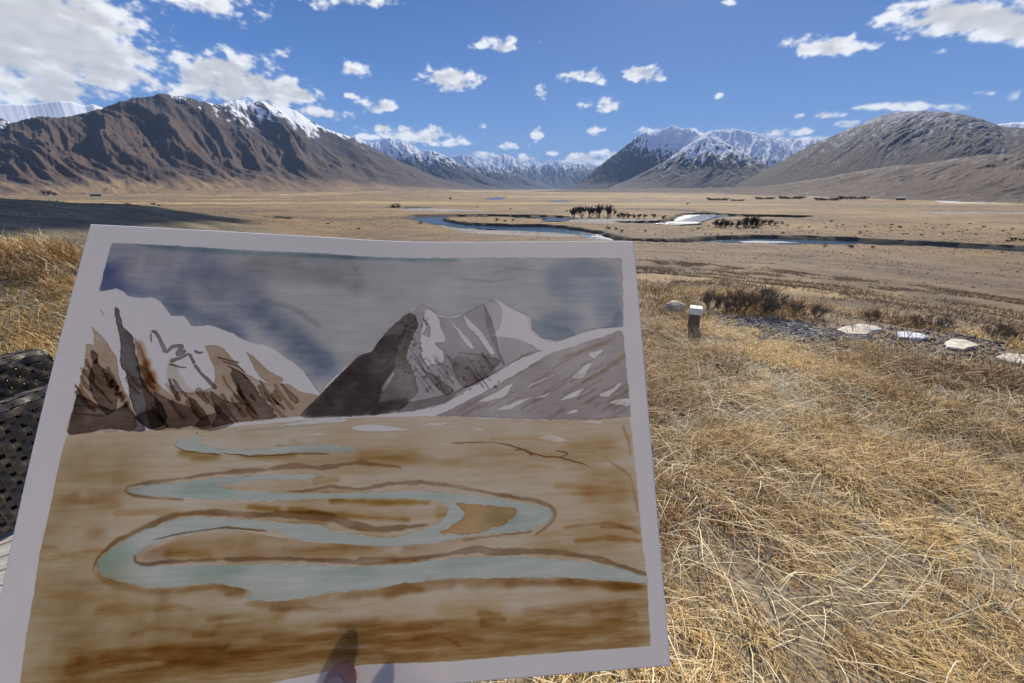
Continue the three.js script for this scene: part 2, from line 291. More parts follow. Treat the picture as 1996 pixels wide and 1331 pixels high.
// ---------------------------------------------------------------- mountains: crest lines at their distances, slopes with spurs and gullies down to the flat
const ROCK = [0.048, 0.044, 0.048], TUSSOCK = [0.080, 0.051, 0.035], HEATH = [0.057, 0.042, 0.039], FAN = [0.28, 0.18, 0.09], SNOW = [0.84, 0.86, 0.90];
function mountain(name, label, o) {
  // o.crest: [px, py, metres]; o.base: [px, metres] along the foot; o.snow(u, e): how much the ground is snowed at crest fraction u and height fraction e
  const NU = o.nu ?? 520, NV = o.nv ?? 150, NB = 16, rows = NV + 1 + NB, pos = new Float32Array(NU * rows * 3), col = new Float32Array(NU * rows * 3), idx = [];
  const C = o.crest.map(([x, y, d]) => atDistance(x, y, d)), Bs = o.base.map(([x, d]) => { const q = atDistance(x, 372, d); return [q[0], FLOOR - 3, q[2]]; });
  const pxs = o.crest.map((c) => c[0]), span = pxs[pxs.length - 1] - pxs[0], ts = pxs.map((x) => (x - pxs[0]) / span), bx = o.base.map((c) => c[0]), tb = bx.map((x) => (x - bx[0]) / (bx[bx.length - 1] - bx[0]));
  const at = (list, t, u) => { let i = 1; while (i < t.length - 1 && u > t[i]) i++; const k = clamp((u - t[i - 1]) / (t[i] - t[i - 1])); return [0, 1, 2].map((c) => mix(list[i - 1][c], list[i][c], k)); };
  const hmax = Math.max(...C.map((c) => c[1])) - FLOOR, sd = o.seed ?? 1, F = o.spurs ?? 9, amp = o.amp ?? 0.16, p = o.profile ?? 1.35, rough = o.rough ?? 1;
  for (let i = 0; i < NU; i++) {
    const u = i / (NU - 1), c = at(C, ts, u), b = at(Bs, tb, u), jag = (fbm(u * 60 + sd * 13, sd, 4, 0.6)) * (o.jag ?? 0.02) * hmax;
    c[1] += jag;
    for (let j = 0; j < rows; j++) {
      const k = (j * NU + i) * 3;
      let x, y, z, v, e, gully = 0;
      if (j <= NV) {
        v = j / NV;
        x = mix(c[0], b[0], v); z = mix(c[2], b[2], v);
        const w = u * F + noise(v * 2.2 + sd * 3, u * F * 0.4) * 0.55 + v * (o.lean ?? 0);
        const r1 = 1 - Math.abs(noise(w + sd * 7, v * 0.9 + sd) * 2.6), r2 = 1 - Math.abs(noise(w * 2.3 + 30 + sd, v * 2.1) * 2.6), r3 = 1 - Math.abs(noise(w * 5.1 + 70, v * 4.5 + sd) * 2.4);
        const r4 = fbm(w * 11 + 11, v * 16, 4, 0.62);
        gully = r1 * 0.54 + r2 * 0.30 + r3 * 0.16;
        const env = Math.pow(Math.sin(Math.PI * Math.pow(clamp(v), 0.72)), 0.8);
        const shape = Math.pow(1 - v, p) * (1 - (o.toe ?? 0) * v);
        const H = c[1] - b[1];
        y = b[1] + H * shape + H * env * (amp * (gully - 0.55) + rough * 0.028 * r4) * (1 - 0.55 * smooth(v, 0.55, 1));
        e = clamp((y - FLOOR) / hmax);
        let s = (o.snow ? o.snow(u, e, v) : -1) + (gully - 0.5) * -(o.gullySnow ?? 0.2) + r4 * 0.36 + fbm(u * F * 6, v * 9 + sd, 4, 0.65) * 0.45 + (o.dust ? fbm(w * 30, v * 46 + 5, 3, 0.7) * 0.6 : 0);
        s = o.dust ? smooth(s, -0.3, 0.45) * o.dust : smooth(s, -0.08, 0.1);
        const n1 = fbm(w * 3 + 5, v * 5 + sd, 4);
        let q = mix3(o.low ?? TUSSOCK, o.high ?? ROCK, smooth(e + n1 * 0.35, o.rockFrom ?? 0.35, (o.rockFrom ?? 0.35) + 0.4));
        q = mix3(q, HEATH, smooth(n1 - gully * 0.3, -0.1, 0.4) * 0.6);
        if (o.fan !== 0) q = mix3(q, o.fanColour ?? FAN, smooth(v + n1 * 0.12 - (gully - 0.5) * 0.08, o.fan ?? 0.8, (o.fan ?? 0.8) + 0.14) * (0.75 + n1 * 0.4));
        const scrub = smooth(fbm(w * 7, v * 17 + 60 + sd, 3), 0.2, 0.34) * smooth(v, o.scrub ? 0.35 : 0.72, o.scrub ? 0.6 : 0.85) * (o.scrub ?? 0.6);
        q = mix3(q, [0.06, 0.05, 0.045], scrub);
        q = q.map((a) => a * (1 + fbm(w * 20, v * 40, 2) * 0.3));
        col.set(mix3(q, SNOW, s), k);
      } else {
        const t = (j - NV) / NB, L = Math.hypot(c[0], c[2]), back = (c[1] - FLOOR) * 1.5 * t;
        x = c[0] + c[0] / L * back; z = c[2] + c[2] / L * back;
        y = mix(c[1], FLOOR - 5, t) + noise(u * 30 + sd, t * 4) * hmax * 0.08 * Math.sin(Math.PI * t);
        if (j === NV + 1) y = c[1] - (c[1] - FLOOR) * 0.05;
        col.set(mix3(ROCK, SNOW, smooth((o.snow ? o.snow(u, clamp((y - FLOOR) / hmax), 0.1) : -1), -0.1, 0.1)), k);
      }
      pos[k] = x; pos[k + 1] = y; pos[k + 2] = z;
    }
  }
  const quad = (a, b2, c2, d) => idx.push(a, b2, c2, c2, b2, d);
  for (let i = 0; i < NU - 1; i++) {
    for (let j = 0; j < NV; j++) quad(j * NU + i, (j + 1) * NU + i, j * NU + i + 1, (j + 1) * NU + i + 1);
    for (let j = NV + 1; j < rows; j++) { const up = j === NV + 1 ? i : (j - 1) * NU + i; quad(up, up + 1, j * NU + i, j * NU + i + 1); }
  }
  const m = new THREE.Mesh(geo(pos, idx, col), MOUNTAIN_MATERIAL);
  m.castShadow = m.receiveShadow = true;
  return tag(addTop(m, name), label, 'mountain', null, 'structure');
}
const MOUNTAIN_MATERIAL = std({ vertexColors: true, roughness: 1 });
mountain('mountain', 'smooth snow covered far mountain at the left edge', { seed: 11, nu: 260, nv: 60, amp: 0.012, spurs: 2, jag: 0.004, rough: 0.08, crest: [[-260, 215, 9500], [-60, 200, 9500], [0, 203, 9500], [60, 204, 9500], [95, 199, 9500], [115, 196, 9500], [140, 199, 9500], [165, 206, 9500], [182, 203, 9500], [230, 222, 9500], [330, 260, 9500]], base: [[-300, 6800], [360, 6800]], snow: () => 0.6, fan: 0 });
mountain('mountain', 'brown rocky shoulder cut off by the left edge', { seed: 12, nu: 160, nv: 60, amp: 0.1, spurs: 5, crest: [[-300, 180, 6500], [-120, 200, 6500], [-20, 222, 6500], [30, 242, 6500], [90, 275, 6500], [160, 310, 6500]], base: [[-300, 5200], [200, 5200]], snow: (u, e) => e - 0.86, fan: 0 });
mountain('mountain', 'big brown ridge with dark gullies and a snowy crest on the left', {
  seed: 1, gullySnow: 0.5, nu: 760, nv: 180, spurs: 11, amp: 0.27, lean: -2.0, profile: 1.3, fan: 0.76, rockFrom: 0.42, jag: 0.016, rough: 0.9,
  crest: [[-300, 300, 3300], [-160, 285, 3400], [-60, 262, 3500], [0, 251, 3600], [28, 238, 3650], [84, 226, 3700], [123, 230, 3800], [196, 213, 4000], [224, 202, 4100], [274, 189, 4300], [298, 189, 4400], [316, 183, 4500], [345, 187, 4600], [372, 191, 4700], [396, 200, 4800], [428, 203, 5000], [460, 193, 5200], [480, 199, 5300], [512, 198, 5500], [561, 210, 5800], [579, 217, 5900], [614, 241, 6200], [642, 253, 6400], [667, 261, 6600], [720, 284, 7000], [780, 315, 7500], [850, 345, 8000], [930, 366, 8600], [960, 373, 8800]],
  base: [[-330, 1900], [-100, 1950], [0, 2000], [150, 2150], [300, 2400], [450, 2800], [600, 3300], [750, 4300], [880, 5600], [960, 7000], [1010, 8300]],
  snow: (u, e, v) => { const px = -300 + u * 1260, line = curve([[-300, 2], [230, 1.2], [285, 0.97], [320, 0.89], [380, 0.84], [470, 0.80], [560, 0.79], [640, 0.80], [720, 0.80], [800, 0.75], [960, 0.6]], px); return (e - line) * 2.2; },
});
mountain('mountain', 'snow dusted peak behind the right end of the left ridge', { seed: 2, nu: 320, nv: 110, spurs: 9, amp: 0.22, lean: -1, profile: 1.2, jag: 0.03, rough: 1.5, crest: [[600, 300, 9800], [660, 268, 9800], [690, 266, 9800], [720, 279, 9900], [740, 275, 10000], [759, 269, 10000], [780, 276, 10100], [797, 279, 10200], [818, 292, 10400], [846, 294, 10500], [862, 301, 10700], [878, 309, 10900], [905, 325, 11300], [950, 345, 11800], [1010, 366, 12500]], base: [[640, 7600], [760, 8200], [900, 9500], [1040, 11800]], snow: (u, e) => (e - 0.62) * 1.9, fan: 0.93, low: HEATH });
mountain('mountain', 'small blue snow streaked peak left of the valley head', { seed: 3, nu: 220, nv: 90, spurs: 8, amp: 0.22, profile: 1.15, jag: 0.03, rough: 1.4, crest: [[800, 330, 13500], [860, 309, 13500], [884, 305, 13500], [900, 300.5, 13500], [911, 303, 13500], [918, 303, 13600], [935, 314, 13800], [960, 321, 14000], [990, 332, 14500], [1030, 347, 15500], [1080, 367, 17000]], base: [[820, 11500], [950, 12500], [1100, 15500]], snow: (u, e) => (e - 0.60) * 1.7, fan: 0.95, low: HEATH });
mountain('mountain', 'far jagged blue range closing the head of the valley', { seed: 4, nu: 340, nv: 110, spurs: 14, amp: 0.26, profile: 1.1, jag: 0.05, rough: 1.5, crest: [[880, 330, 21000], [930, 318, 21000], [960, 308, 21000], [982, 299, 21000], [1000, 307, 21000], [1018, 313, 21000], [1032, 319, 21000], [1042, 314, 20500], [1058, 319, 20500], [1074, 311, 20500], [1090, 317, 20000], [1104, 321, 20000], [1122, 319, 20000], [1142, 320, 20000], [1160, 325, 20000], [1200, 335, 20000], [1260, 350, 20000]], base: [[880, 15500], [1050, 16500], [1280, 16000]], snow: (u, e) => (e - 0.55) * 1.5, fan: 0.95, low: HEATH });
mountain('mountain', 'white range far behind the pyramid peak on the right', { seed: 6, nu: 320, nv: 100, spurs: 12, amp: 0.24, profile: 1.15, jag: 0.03, rough: 1.5, crest: [[1300, 300, 11000], [1360, 268, 11000], [1391, 254, 11000], [1429, 251, 11000], [1450, 255, 11000], [1471, 258, 11000], [1492, 266, 11000], [1515, 268, 11000], [1541, 270, 11000], [1566, 273, 11000], [1598, 270, 11000], [1640, 285, 11000], [1720, 320, 11000]], base: [[1330, 8300], [1540, 8300], [1760, 8300]], snow: (u, e) => (e - 0.34) * 1.5, fan: 0, low: HEATH });
mountain('mountain', 'steep blue grey mountain with a snow bowl right of the valley', { seed: 5, nu: 460, nv: 150, spurs: 11, amp: 0.2, lean: 1.4, profile: 1.12, jag: 0.02, rough: 1.2, crest: [[1100, 373, 9800], [1118, 366, 9600], [1159, 330, 9300], [1211, 291, 8900], [1246, 263, 8600], [1260, 258, 8500], [1278, 261, 8500], [1294, 252, 8500], [1309, 244, 8500], [1327, 250, 8500], [1349, 252, 8500], [1363, 261, 8500], [1390, 275, 8500], [1440, 300, 8600], [1520, 345, 8800]], base: [[1112, 8800], [1150, 7800], [1250, 6900], [1400, 6500], [1560, 6800]], snow: (u, e, v) => (e - mix(0.78, 0.5, smooth(u, 0.25, 0.5))) * 1.7, fan: 0.94, fanColour: [0.22, 0.17, 0.13], low: HEATH });
mountain('mountain', 'snow capped pyramid peak in front of the white range', { seed: 7, nu: 340, nv: 120, spurs: 7, amp: 0.2, lean: 0.6, profile: 1.05, jag: 0.012, rough: 1, crest: [[1190, 364, 6700], [1230, 348, 6600], [1262, 332, 6500], [1296, 314, 6400], [1328, 291, 6300], [1358, 271, 6200], [1385, 258, 6200], [1412, 276, 6200], [1450, 300, 6200], [1499, 324, 6300], [1540, 345, 6400], [1600, 366, 6600]], base: [[1180, 5600], [1385, 4600], [1620, 5200]], snow: (u, e) => (e - 0.60) * 1.6, fan: 0.9, fanColour: [0.25, 0.2, 0.16], low: [0.085, 0.07, 0.068] });
mountain('mountain', 'snowy summit peeping over the right shoulder', { seed: 8, nu: 120, nv: 40, amp: 0.1, spurs: 4, crest: [[1900, 262, 8000], [1945, 242, 8000], [1975, 239, 8000], [2040, 236, 8000], [2200, 250, 8000]], base: [[1880, 6200], [2240, 6200]], snow: () => 0.5, fan: 0 });
mountain('mountain', 'rounded heath covered dome with thin snow on the right', { seed: 9, nu: 520, nv: 150, spurs: 9, amp: 0.06, lean: 1.9, profile: 0.82, toe: 0.12, jag: 0.005, rough: 0.45, dust: 0.5, crest: [[1440, 358, 4700], [1457, 350, 4650], [1506, 323, 4500], [1577, 284, 4300], [1647, 255, 4200], [1682, 240, 4150], [1717, 225, 4100], [1752, 217.5, 4100], [1801, 216, 4100], [1840, 217.5, 4100], [1871, 221, 4100], [1910, 231, 4100], [1955, 247, 4100], [1996, 249, 3900], [2080, 262, 3900], [2260, 290, 4000]], base: [[1430, 4200], [1500, 3300], [1650, 2700], [1850, 2500], [2100, 2500], [2300, 2700]], snow: (u, e, v) => (e - 0.78) * 1.1 - 0.08, fan: 0, low: [0.062, 0.048, 0.041], high: [0.095, 0.07, 0.062], rockFrom: 0.6 });
mountain('hill', 'brown foothill slopes below the dome on the right', { seed: 10, nu: 480, nv: 120, spurs: 8, amp: 0.2, lean: 2.4, profile: 1.3, jag: 0.015, rough: 0.6, dust: 0.2, crest: [[1420, 372, 2600], [1500, 362, 2500], [1600, 347, 2400], [1647, 338, 2350], [1745, 322, 2250], [1794, 320, 2200], [1860, 309, 2100], [1927, 300, 2000], [1955, 301, 2000], [1996, 300, 1950], [2100, 285, 1900], [2280, 270, 1900]], base: [[1400, 1700], [1600, 1250], [1800, 1050], [2000, 950], [2300, 900]], snow: (u, e, v) => -0.42 + 0.25 * smooth(v, 0.3, 0.1), fan: 0.84, fanColour: [0.27, 0.195, 0.125], low: [0.115, 0.075, 0.048], high: [0.12, 0.08, 0.053], scrub: 1 });
mountain('hill', 'lower brown spur rising to the right edge of the photo', { seed: 15, nu: 360, nv: 90, spurs: 6, amp: 0.16, lean: 1.6, profile: 1.4, jag: 0.02, rough: 0.9, dust: 0.12, crest: [[1600, 381, 1650], [1680, 370, 1620], [1760, 358, 1580], [1830, 349, 1550], [1880, 346, 1520], [1940, 335, 1500], [1996, 330, 1480], [2100, 318, 1450], [2300, 305, 1450]], base: [[1580, 1250], [1800, 980], [2000, 860], [2320, 800]], snow: () => -0.5, fan: 0.8, fanColour: [0.24, 0.165, 0.095], low: [0.09, 0.058, 0.037], high: [0.12, 0.078, 0.05], scrub: 1 });
mountain('hill', 'low dark moraine hummocks in the middle distance', { seed: 13, nu: 300, nv: 40, spurs: 16, amp: 0.3, profile: 1.1, jag: 0.2, rough: 2, crest: [[960, 376, 3600], [1040, 373, 3400], [1100, 370, 3200], [1200, 367.5, 3000], [1300, 367, 2800], [1400, 366, 2600], [1500, 364, 2400], [1600, 364, 2300], [1700, 372, 2200]], base: [[930, 3000], [1200, 2300], [1450, 1900], [1720, 1700]], snow: (u, e) => -0.5, fan: 0.7, fanColour: [0.25, 0.18, 0.12], low: [0.11, 0.078, 0.055], high: [0.11, 0.078, 0.055], scrub: 1 });
log('mountains done');
scene.fog = new THREE.FogExp2(new THREE.Color(0.40, 0.62, 1.0), 3.4e-5);
// ---------------------------------------------------------------- the watercolour, held up by its lower edge
const PAPER = { TL: [-0.31408, -0.02388, -0.28719], TR: [0.104, -0.04096, -0.32356], BR: [0.10858, -0.30122, -0.14869], BL: [-0.3095, -0.28415, -0.11233] };
for (const k in PAPER) PAPER[k] = new THREE.Vector3(...PAPER[k]).add(EYE);
const PA = PAPER.BR.clone().sub(PAPER.BL), PB = PAPER.TL.clone().sub(PAPER.BL), PN = new THREE.Vector3().crossVectors(PA, PB).normalize(), PW = PA.length(), PH = PB.length();
const DIP = [[0, 0], [0.12, 0.2], [0.25, 0.42], [0.36, 0.64], [0.44, 0.84], [0.5, 0.98], [0.56, 1], [0.64, 0.84], [0.78, 0.5], [0.9, 0.2], [1, 0]];
const dipAt = (s, t) => { let a = 0; for (let k = -2; k <= 2; k++) a += curve(DIP, clamp(s + k * 0.03)); return a / 5 * Math.pow(clamp(t), 1.5); };
const paperPoint = (s, t, off = 0) => PAPER.BL.clone().addScaledVector(PA, s).addScaledVector(PB, t).addScaledVector(PN, off - 0.0135 * dipAt(s, t) + 0.004 * Math.sin(Math.PI * t) * (1 - s) * 0.8);
function paperST(px, py) {
  const d = new THREE.Vector3(...bearing(px, py)), k = PAPER.BL.clone().sub(EYE).dot(PN) / d.dot(PN), q = EYE.clone().addScaledVector(d, k).sub(PAPER.BL);
  const s = q.dot(PA) / PW / PW, t = q.dot(PB) / PH / PH;
  return [s, t + dipAt(s, t) * 0.0175];
}
const TW = 1600, TH = Math.round(TW * PH / PW);
function paintWatercolour() {
  const base = new Float32Array(TW * TH * 3), grain = new Float32Array(512 * 512), blotch = new Float32Array(512 * 512), stroke = new Float32Array(512 * 512);
  for (let y = 0; y < 512; y++) for (let x = 0; x < 512; x++) { const i = y * 512 + x; grain[i] = fbm(x / 3.2, y / 3.2, 3, 0.6); blotch[i] = fbm(x / 46, y / 46, 5, 0.55); stroke[i] = fbm(x / 90, y / 11, 5, 0.58); }
  const fold = (k) => { k &= 1023; return k < 512 ? k : 1023 - k; }, tex = (a, x, y) => a[fold(y) * 512 + fold(x)];
  for (let i = 0, y = 0; y < TH; y++) for (let x = 0; x < TW; x++, i += 3) { const g = 1 + tex(grain, x, y) * 0.035 + tex(blotch, x >> 1, y >> 1) * 0.012; base[i] = 0.83 * g; base[i + 1] = 0.78 * g; base[i + 2] = 0.72 * g; }
  const cv = document.createElement('canvas'); cv.width = TW; cv.height = TH;
  const cx = cv.getContext('2d');
  const P = ([x, y]) => { const [s, t] = paperST(x, y); return [s * TW, (1 - t) * TH]; };
  const SKYP = [[215, 472], [330, 477], [450, 484], [620, 491], [700, 497], [900, 500], [1050, 500], [1213, 502], [1216, 560], [1217, 635], [1166, 641], [1125, 653], [1087, 667], [1057, 659], [1039, 644], [1035, 618], [1001, 603], [967, 584], [945, 592], [907, 610], [877, 620], [851, 614], [836, 595], [821, 592], [794, 610], [768, 629], [745, 652], [719, 686], [693, 697], [644, 742], [619, 771], [604, 750], [585, 724], [559, 705], [536, 688], [517, 676], [488, 671], [468, 663], [452, 653], [426, 642], [402, 635], [371, 637], [363, 627], [355, 617], [331, 616], [323, 606], [310, 588], [291, 579], [276, 581], [249, 578], [242, 570], [226, 562], [194, 567]];
  const FIELD = [[138, 847], [200, 843], [300, 839], [400, 838], [470, 832], [530, 828], [600, 823], [700, 819], [850, 816], [950, 819], [1090, 821], [1228, 813], [1238, 886], [1255, 1070], [1263, 1123], [1266, 1190], [1269, 1261], [1141, 1270], [1000, 1281], [863, 1292], [716, 1297], [656, 1307], [552, 1328], [400, 1352], [30, 1400], [39, 1331], [53, 1241], [70, 1157], [84, 1073], [104, 992], [112, 950], [125, 890]];
  let wob = 0;
  function outline(list, closed, jit = 1.6, round = list === FIELD || list === SKYP ? 0.1 : 0.32) {
    const q = list.map(P), o = [], m = q.length, get = (i) => (closed ? q[(i + m) % m] : q[clamp(i, 0, m - 1)]); wob += 3.7;
    for (let i = 0; i < (closed ? m : m - 1); i++) {
      const p0 = get(i - 1), a = get(i), b = get(i + 1), p3 = get(i + 2), n = Math.max(1, Math.round(Math.hypot(b[0] - a[0], b[1] - a[1]) / 5)), ease = round * Math.min(1, 60 / Math.hypot(b[0] - a[0], b[1] - a[1]));
      for (let k = 0; k < n; k++) {
        const t = k / n, h = [0, 1].map((c) => { const m0 = (b[c] - p0[c]) * ease, m1 = (p3[c] - a[c]) * ease; return (2 * t * t * t - 3 * t * t + 1) * a[c] + (t * t * t - 2 * t * t + t) * m0 + (3 * t * t - 2 * t * t * t) * b[c] + (t * t * t - t * t) * m1; }), [x, y] = h;
        o.push([x + fbm(x * 0.045 + wob, y * 0.045, 3) * jit * 2.2, y + fbm(x * 0.045, y * 0.045 + wob, 3) * jit * 2.2]);
      }
    }
    if (!closed) o.push(q[q.length - 1]);
    return o;
  }
  const trace = (o) => { cx.beginPath(); o.forEach(([x, y], i) => (i ? cx.lineTo(x, y) : cx.moveTo(x, y))); };
  function take(x0, y0, w, h) { const d = cx.getImageData(x0, y0, w, h).data, m = new Float32Array(w * h); for (let i = 0; i < w * h; i++) m[i] = d[i * 4 + 3] / 255; return m; }
  const clean = () => { cx.filter = 'none'; cx.globalCompositeOperation = 'source-over'; cx.clearRect(0, 0, TW, TH); cx.fillStyle = cx.strokeStyle = '#000'; };
  // one wash: shapes (closed outlines), strokes ([points, width]) and holes, laid on as a glaze of transmittance T
  function wash(o) {
    clean();
    if (o.blur) cx.filter = 'blur(' + o.blur + 'px)';
    let bb = [1e9, 1e9, -1e9, -1e9];
    const grow = (pts, w) => pts.forEach(([x, y]) => { bb = [Math.min(bb[0], x - w), Math.min(bb[1], y - w), Math.max(bb[2], x + w), Math.max(bb[3], y + w)]; });
    const pad = 4 + (o.blur ?? 0) * 3;
    for (const s of o.shapes ?? []) { const q = outline(s, true, o.jit); grow(q, pad); trace(q); cx.fill(); }
    for (const [s, w0, w1 = w0] of o.strokes ?? []) {   // brush strokes that swell and thin
      const q = outline(s, false, o.jit ?? 1); grow(q, pad + Math.max(w0, w1));
      const L = [], R = [];
      q.forEach(([x, y], i) => { const a = q[Math.max(0, i - 1)], b = q[Math.min(q.length - 1, i + 1)], d = Math.hypot(b[0] - a[0], b[1] - a[1]) || 1, t = i / (q.length - 1), w = mix(w0, w1, t) * 0.78 * (0.75 + fbm(i * 0.07 + wob, wob, 3) * 0.7) * Math.min(1, 0.25 + Math.min(t, 1 - t) * 9); L.push([x - (b[1] - a[1]) / d * w, y + (b[0] - a[0]) / d * w]); R.unshift([x + (b[1] - a[1]) / d * w, y - (b[0] - a[0]) / d * w]); });
      trace(L.concat(R)); cx.fill();
    }
    for (const [x, y, rx, ry, rot = 0] of o.blobs ?? []) { const c = P([x, y]), k = TW / 1280; cx.beginPath(); cx.ellipse(c[0], c[1], rx * k, ry * k, rot, 0, 7); cx.fill(); grow([c], Math.max(rx, ry) * k + pad); }
    cx.filter = 'none';
    cx.globalCompositeOperation = 'destination-out';
    for (const s of o.holes ?? []) { trace(outline(s, true, o.jit)); cx.fill(); }
    if (o.clip) { cx.globalCompositeOperation = 'destination-in'; trace(outline(o.clip, true, 1.2)); cx.fill(); }
    const x0 = Math.max(0, Math.floor(bb[0])), y0 = Math.max(0, Math.floor(bb[1])), w = Math.min(TW, Math.ceil(bb[2])) - x0, h = Math.min(TH, Math.ceil(bb[3])) - y0;
    if (w < 1 || h < 1) return;
    const m = take(x0, y0, w, h), vary = o.vary ?? 0.5, edge = o.edge ?? 0.5, k = o.k ?? 1, st = o.streak ?? 0, R = 5, sh = Math.round(wob * 91);
    const lt = o.T.map((t) => Math.log(Math.max(t, 0.003)));
    for (let y = 0; y < h; y++) for (let x = 0; x < w; x++) {
      const a = m[y * w + x];
      if (a < 0.004) continue;
      const X = x + x0, Y = y + y0;
      let e = 0;   // pigment gathers where the wash dried last
      if (edge) { const l = x >= R ? m[y * w + x - R] : 0, r = x < w - R ? m[y * w + x + R] : 0, u = y >= R ? m[(y - R) * w + x] : 0, d = y < h - R ? m[(y + R) * w + x] : 0; e = Math.max(0, a - (l + r + u + d) / 4); }
      const n = (tex(blotch, (X * 0.3 | 0) + sh, (Y * 0.3 | 0) + sh * 3) * 1.0 + tex(blotch, X + sh * 5, Y + sh) * 0.28 + tex(stroke, (X >> 1) + sh, Y + sh) * 0.22) * vary * (1 - st) + (tex(stroke, (X >> 1) + sh, (Y >> 1) + sh) * 1.2 + tex(stroke, X + sh * 2, Y) * 0.4) * vary * st + tex(grain, X, Y) * 0.14, D = a * k * Math.max(0.08, 1 + n) + a * e * edge * 0.9, i = (Y * TW + X) * 3;
      base[i] *= Math.exp(lt[0] * D); base[i + 1] *= Math.exp(lt[1] * D); base[i + 2] *= Math.exp(lt[2] * D);
    }
  }
  // --- sky
  wash({ shapes: [SKYP], T: [0.68, 0.70, 0.69], vary: 0.6, edge: 0.35, streak: 0.4 });
  wash({ blobs: [[300, 510, 120, 55], [420, 560, 110, 60, 0.5], [230, 540, 60, 40]], T: [0.58, 0.60, 0.74], blur: 30, clip: SKYP, vary: 0.9, edge: 0 });
  wash({ blobs: [[420, 640, 70, 26, 0.5], [540, 640, 90, 26, 0.6], [330, 590, 60, 22, 0.6], [620, 715, 42, 30, 0.9], [580, 690, 45, 22, 0.7]], T: [0.44, 0.52, 0.66], blur: 16, clip: SKYP, vary: 1, edge: 0 });
  wash({ blobs: [[205, 556, 36, 16, 0.2], [255, 568, 40, 12, 0.3], [205, 530, 22, 24]], T: [0.42, 0.50, 0.76], blur: 12, clip: SKYP, vary: 0.6, edge: 0 });
  wash({ strokes: [[[[255, 474], [330, 481], [430, 487], [480, 492]], 9, 14], [[[480, 492], [560, 494], [690, 500], [900, 505]], 10, 6]], T: [0.5, 0.68, 0.74], blur: 3, clip: SKYP, vary: 0.8, edge: 0.2 });
  wash({ blobs: [[560, 520, 120, 34], [640, 520, 70, 45], [690, 545, 22, 40]], T: [0.72, 0.72, 0.74], blur: 14, clip: SKYP, vary: 0.9, edge: 0.3 });
  wash({ blobs: [[1130, 545, 85, 60], [1180, 570, 40, 80], [1100, 625, 60, 30], [1185, 610, 30, 30]], T: [0.66, 0.74, 0.86], blur: 14, clip: SKYP, vary: 0.9, edge: 0.2, streak: 0.5 });
  wash({ shapes: [[[1001, 603], [1035, 618], [1039, 644], [1057, 659], [1087, 667], [1125, 653], [1110, 640], [1060, 630]], [[1205, 600], [1217, 610], [1217, 635], [1170, 641], [1195, 630]]], T: [0.66, 0.74, 0.84], blur: 4, clip: SKYP, edge: 0.6 });
  wash({ strokes: [[[[960, 530], [1010, 522], [1070, 528]], 6, 3], [[[880, 540], [960, 548], [1010, 540]], 8, 4], [[[500, 585], [560, 600], [620, 640]], 16, 8], [[[930, 514], [1000, 520], [1060, 516]], 5, 3]], T: [0.78, 0.80, 0.80], blur: 2.5, clip: SKYP, edge: 0.4 });
  // --- mountains on the left of the picture
  const LB = [0.66, 0.53, 0.40], GR = [0.40, 0.37, 0.36], DK = [0.24, 0.22, 0.21];
  wash({ shapes: [[[181, 637], [190, 648], [203, 656], [215, 676], [230, 700], [236, 740], [262, 800], [262, 838], [140, 845], [150, 790], [169, 705], [172, 672], [186, 672]]], T: LB, vary: 0.6, edge: 0.6 });
  wash({ shapes: [[[396, 676], [425, 677], [440, 690], [470, 724], [500, 744], [528, 752], [556, 752], [585, 768], [617, 776], [580, 815], [470, 826], [400, 838], [300, 838], [330, 800], [345, 765], [380, 768], [412, 755], [416, 720]], [[476, 688], [492, 700], [520, 726], [548, 742], [530, 754], [500, 735]], [[262, 658], [280, 690], [300, 740], [330, 770], [350, 790], [380, 810], [400, 838], [300, 838], [285, 790], [270, 720]]], T: LB, vary: 0.7, edge: 0.5 });
  wash({ shapes: [[[330, 700], [345, 720], [370, 760], [410, 770], [345, 772], [325, 740]]], T: [0.8, 0.74, 0.68], blur: 2, edge: 0.3 });
  wash({ strokes: [[[[270, 665], [282, 700], [292, 740], [302, 770]], 10, 20]], T: [0.62, 0.42, 0.28], blur: 4, vary: 0.8, edge: 0 });
  wash({ blobs: [[294, 738, 9, 16], [286, 712, 6, 12]], T: [0.5, 0.3, 0.15], blur: 5, edge: 0 });
  wash({ shapes: [[[223, 600], [230, 602], [240, 636], [258, 656], [266, 690], [275, 730], [292, 764], [318, 790], [326, 815], [316, 832], [292, 838], [270, 815], [256, 780], [247, 730], [234, 705], [236, 680], [233, 650], [226, 625]]], T: DK, vary: 0.45, edge: 0.5 });
  wash({ shapes: [[[180, 683], [192, 690], [196, 712], [210, 722], [228, 745], [232, 775], [228, 800], [212, 810], [196, 790], [180, 760], [176, 735], [184, 712]]], T: [0.30, 0.27, 0.25], vary: 0.6, edge: 0.6 });
  wash({ shapes: [[[156, 770], [175, 778], [200, 790], [225, 800], [250, 790], [270, 815], [285, 835], [255, 842], [215, 836], [165, 846], [139, 845], [145, 812]], [[240, 800], [262, 806], [285, 838], [260, 840]]], T: [0.27, 0.25, 0.25], vary: 0.8, edge: 0.6 });
  wash({ shapes: [[[300, 765], [330, 780], [372, 800], [378, 830], [330, 836], [310, 815]], [[368, 775], [395, 800], [410, 830], [376, 834], [372, 800]], [[408, 765], [440, 785], [490, 790], [525, 806], [535, 818], [450, 826], [412, 834], [420, 810]], [[448, 722], [470, 732], [490, 750], [505, 775], [530, 800], [528, 808], [500, 800], [470, 780], [456, 745]]], T: GR, vary: 0.7, edge: 0.7 });
  wash({ shapes: [[[395, 815], [430, 805], [455, 828], [408, 842], [380, 832]], [[262, 815], [300, 800], [330, 832], [300, 840]]], T: [0.36, 0.34, 0.36], vary: 0.6, edge: 0.4 });
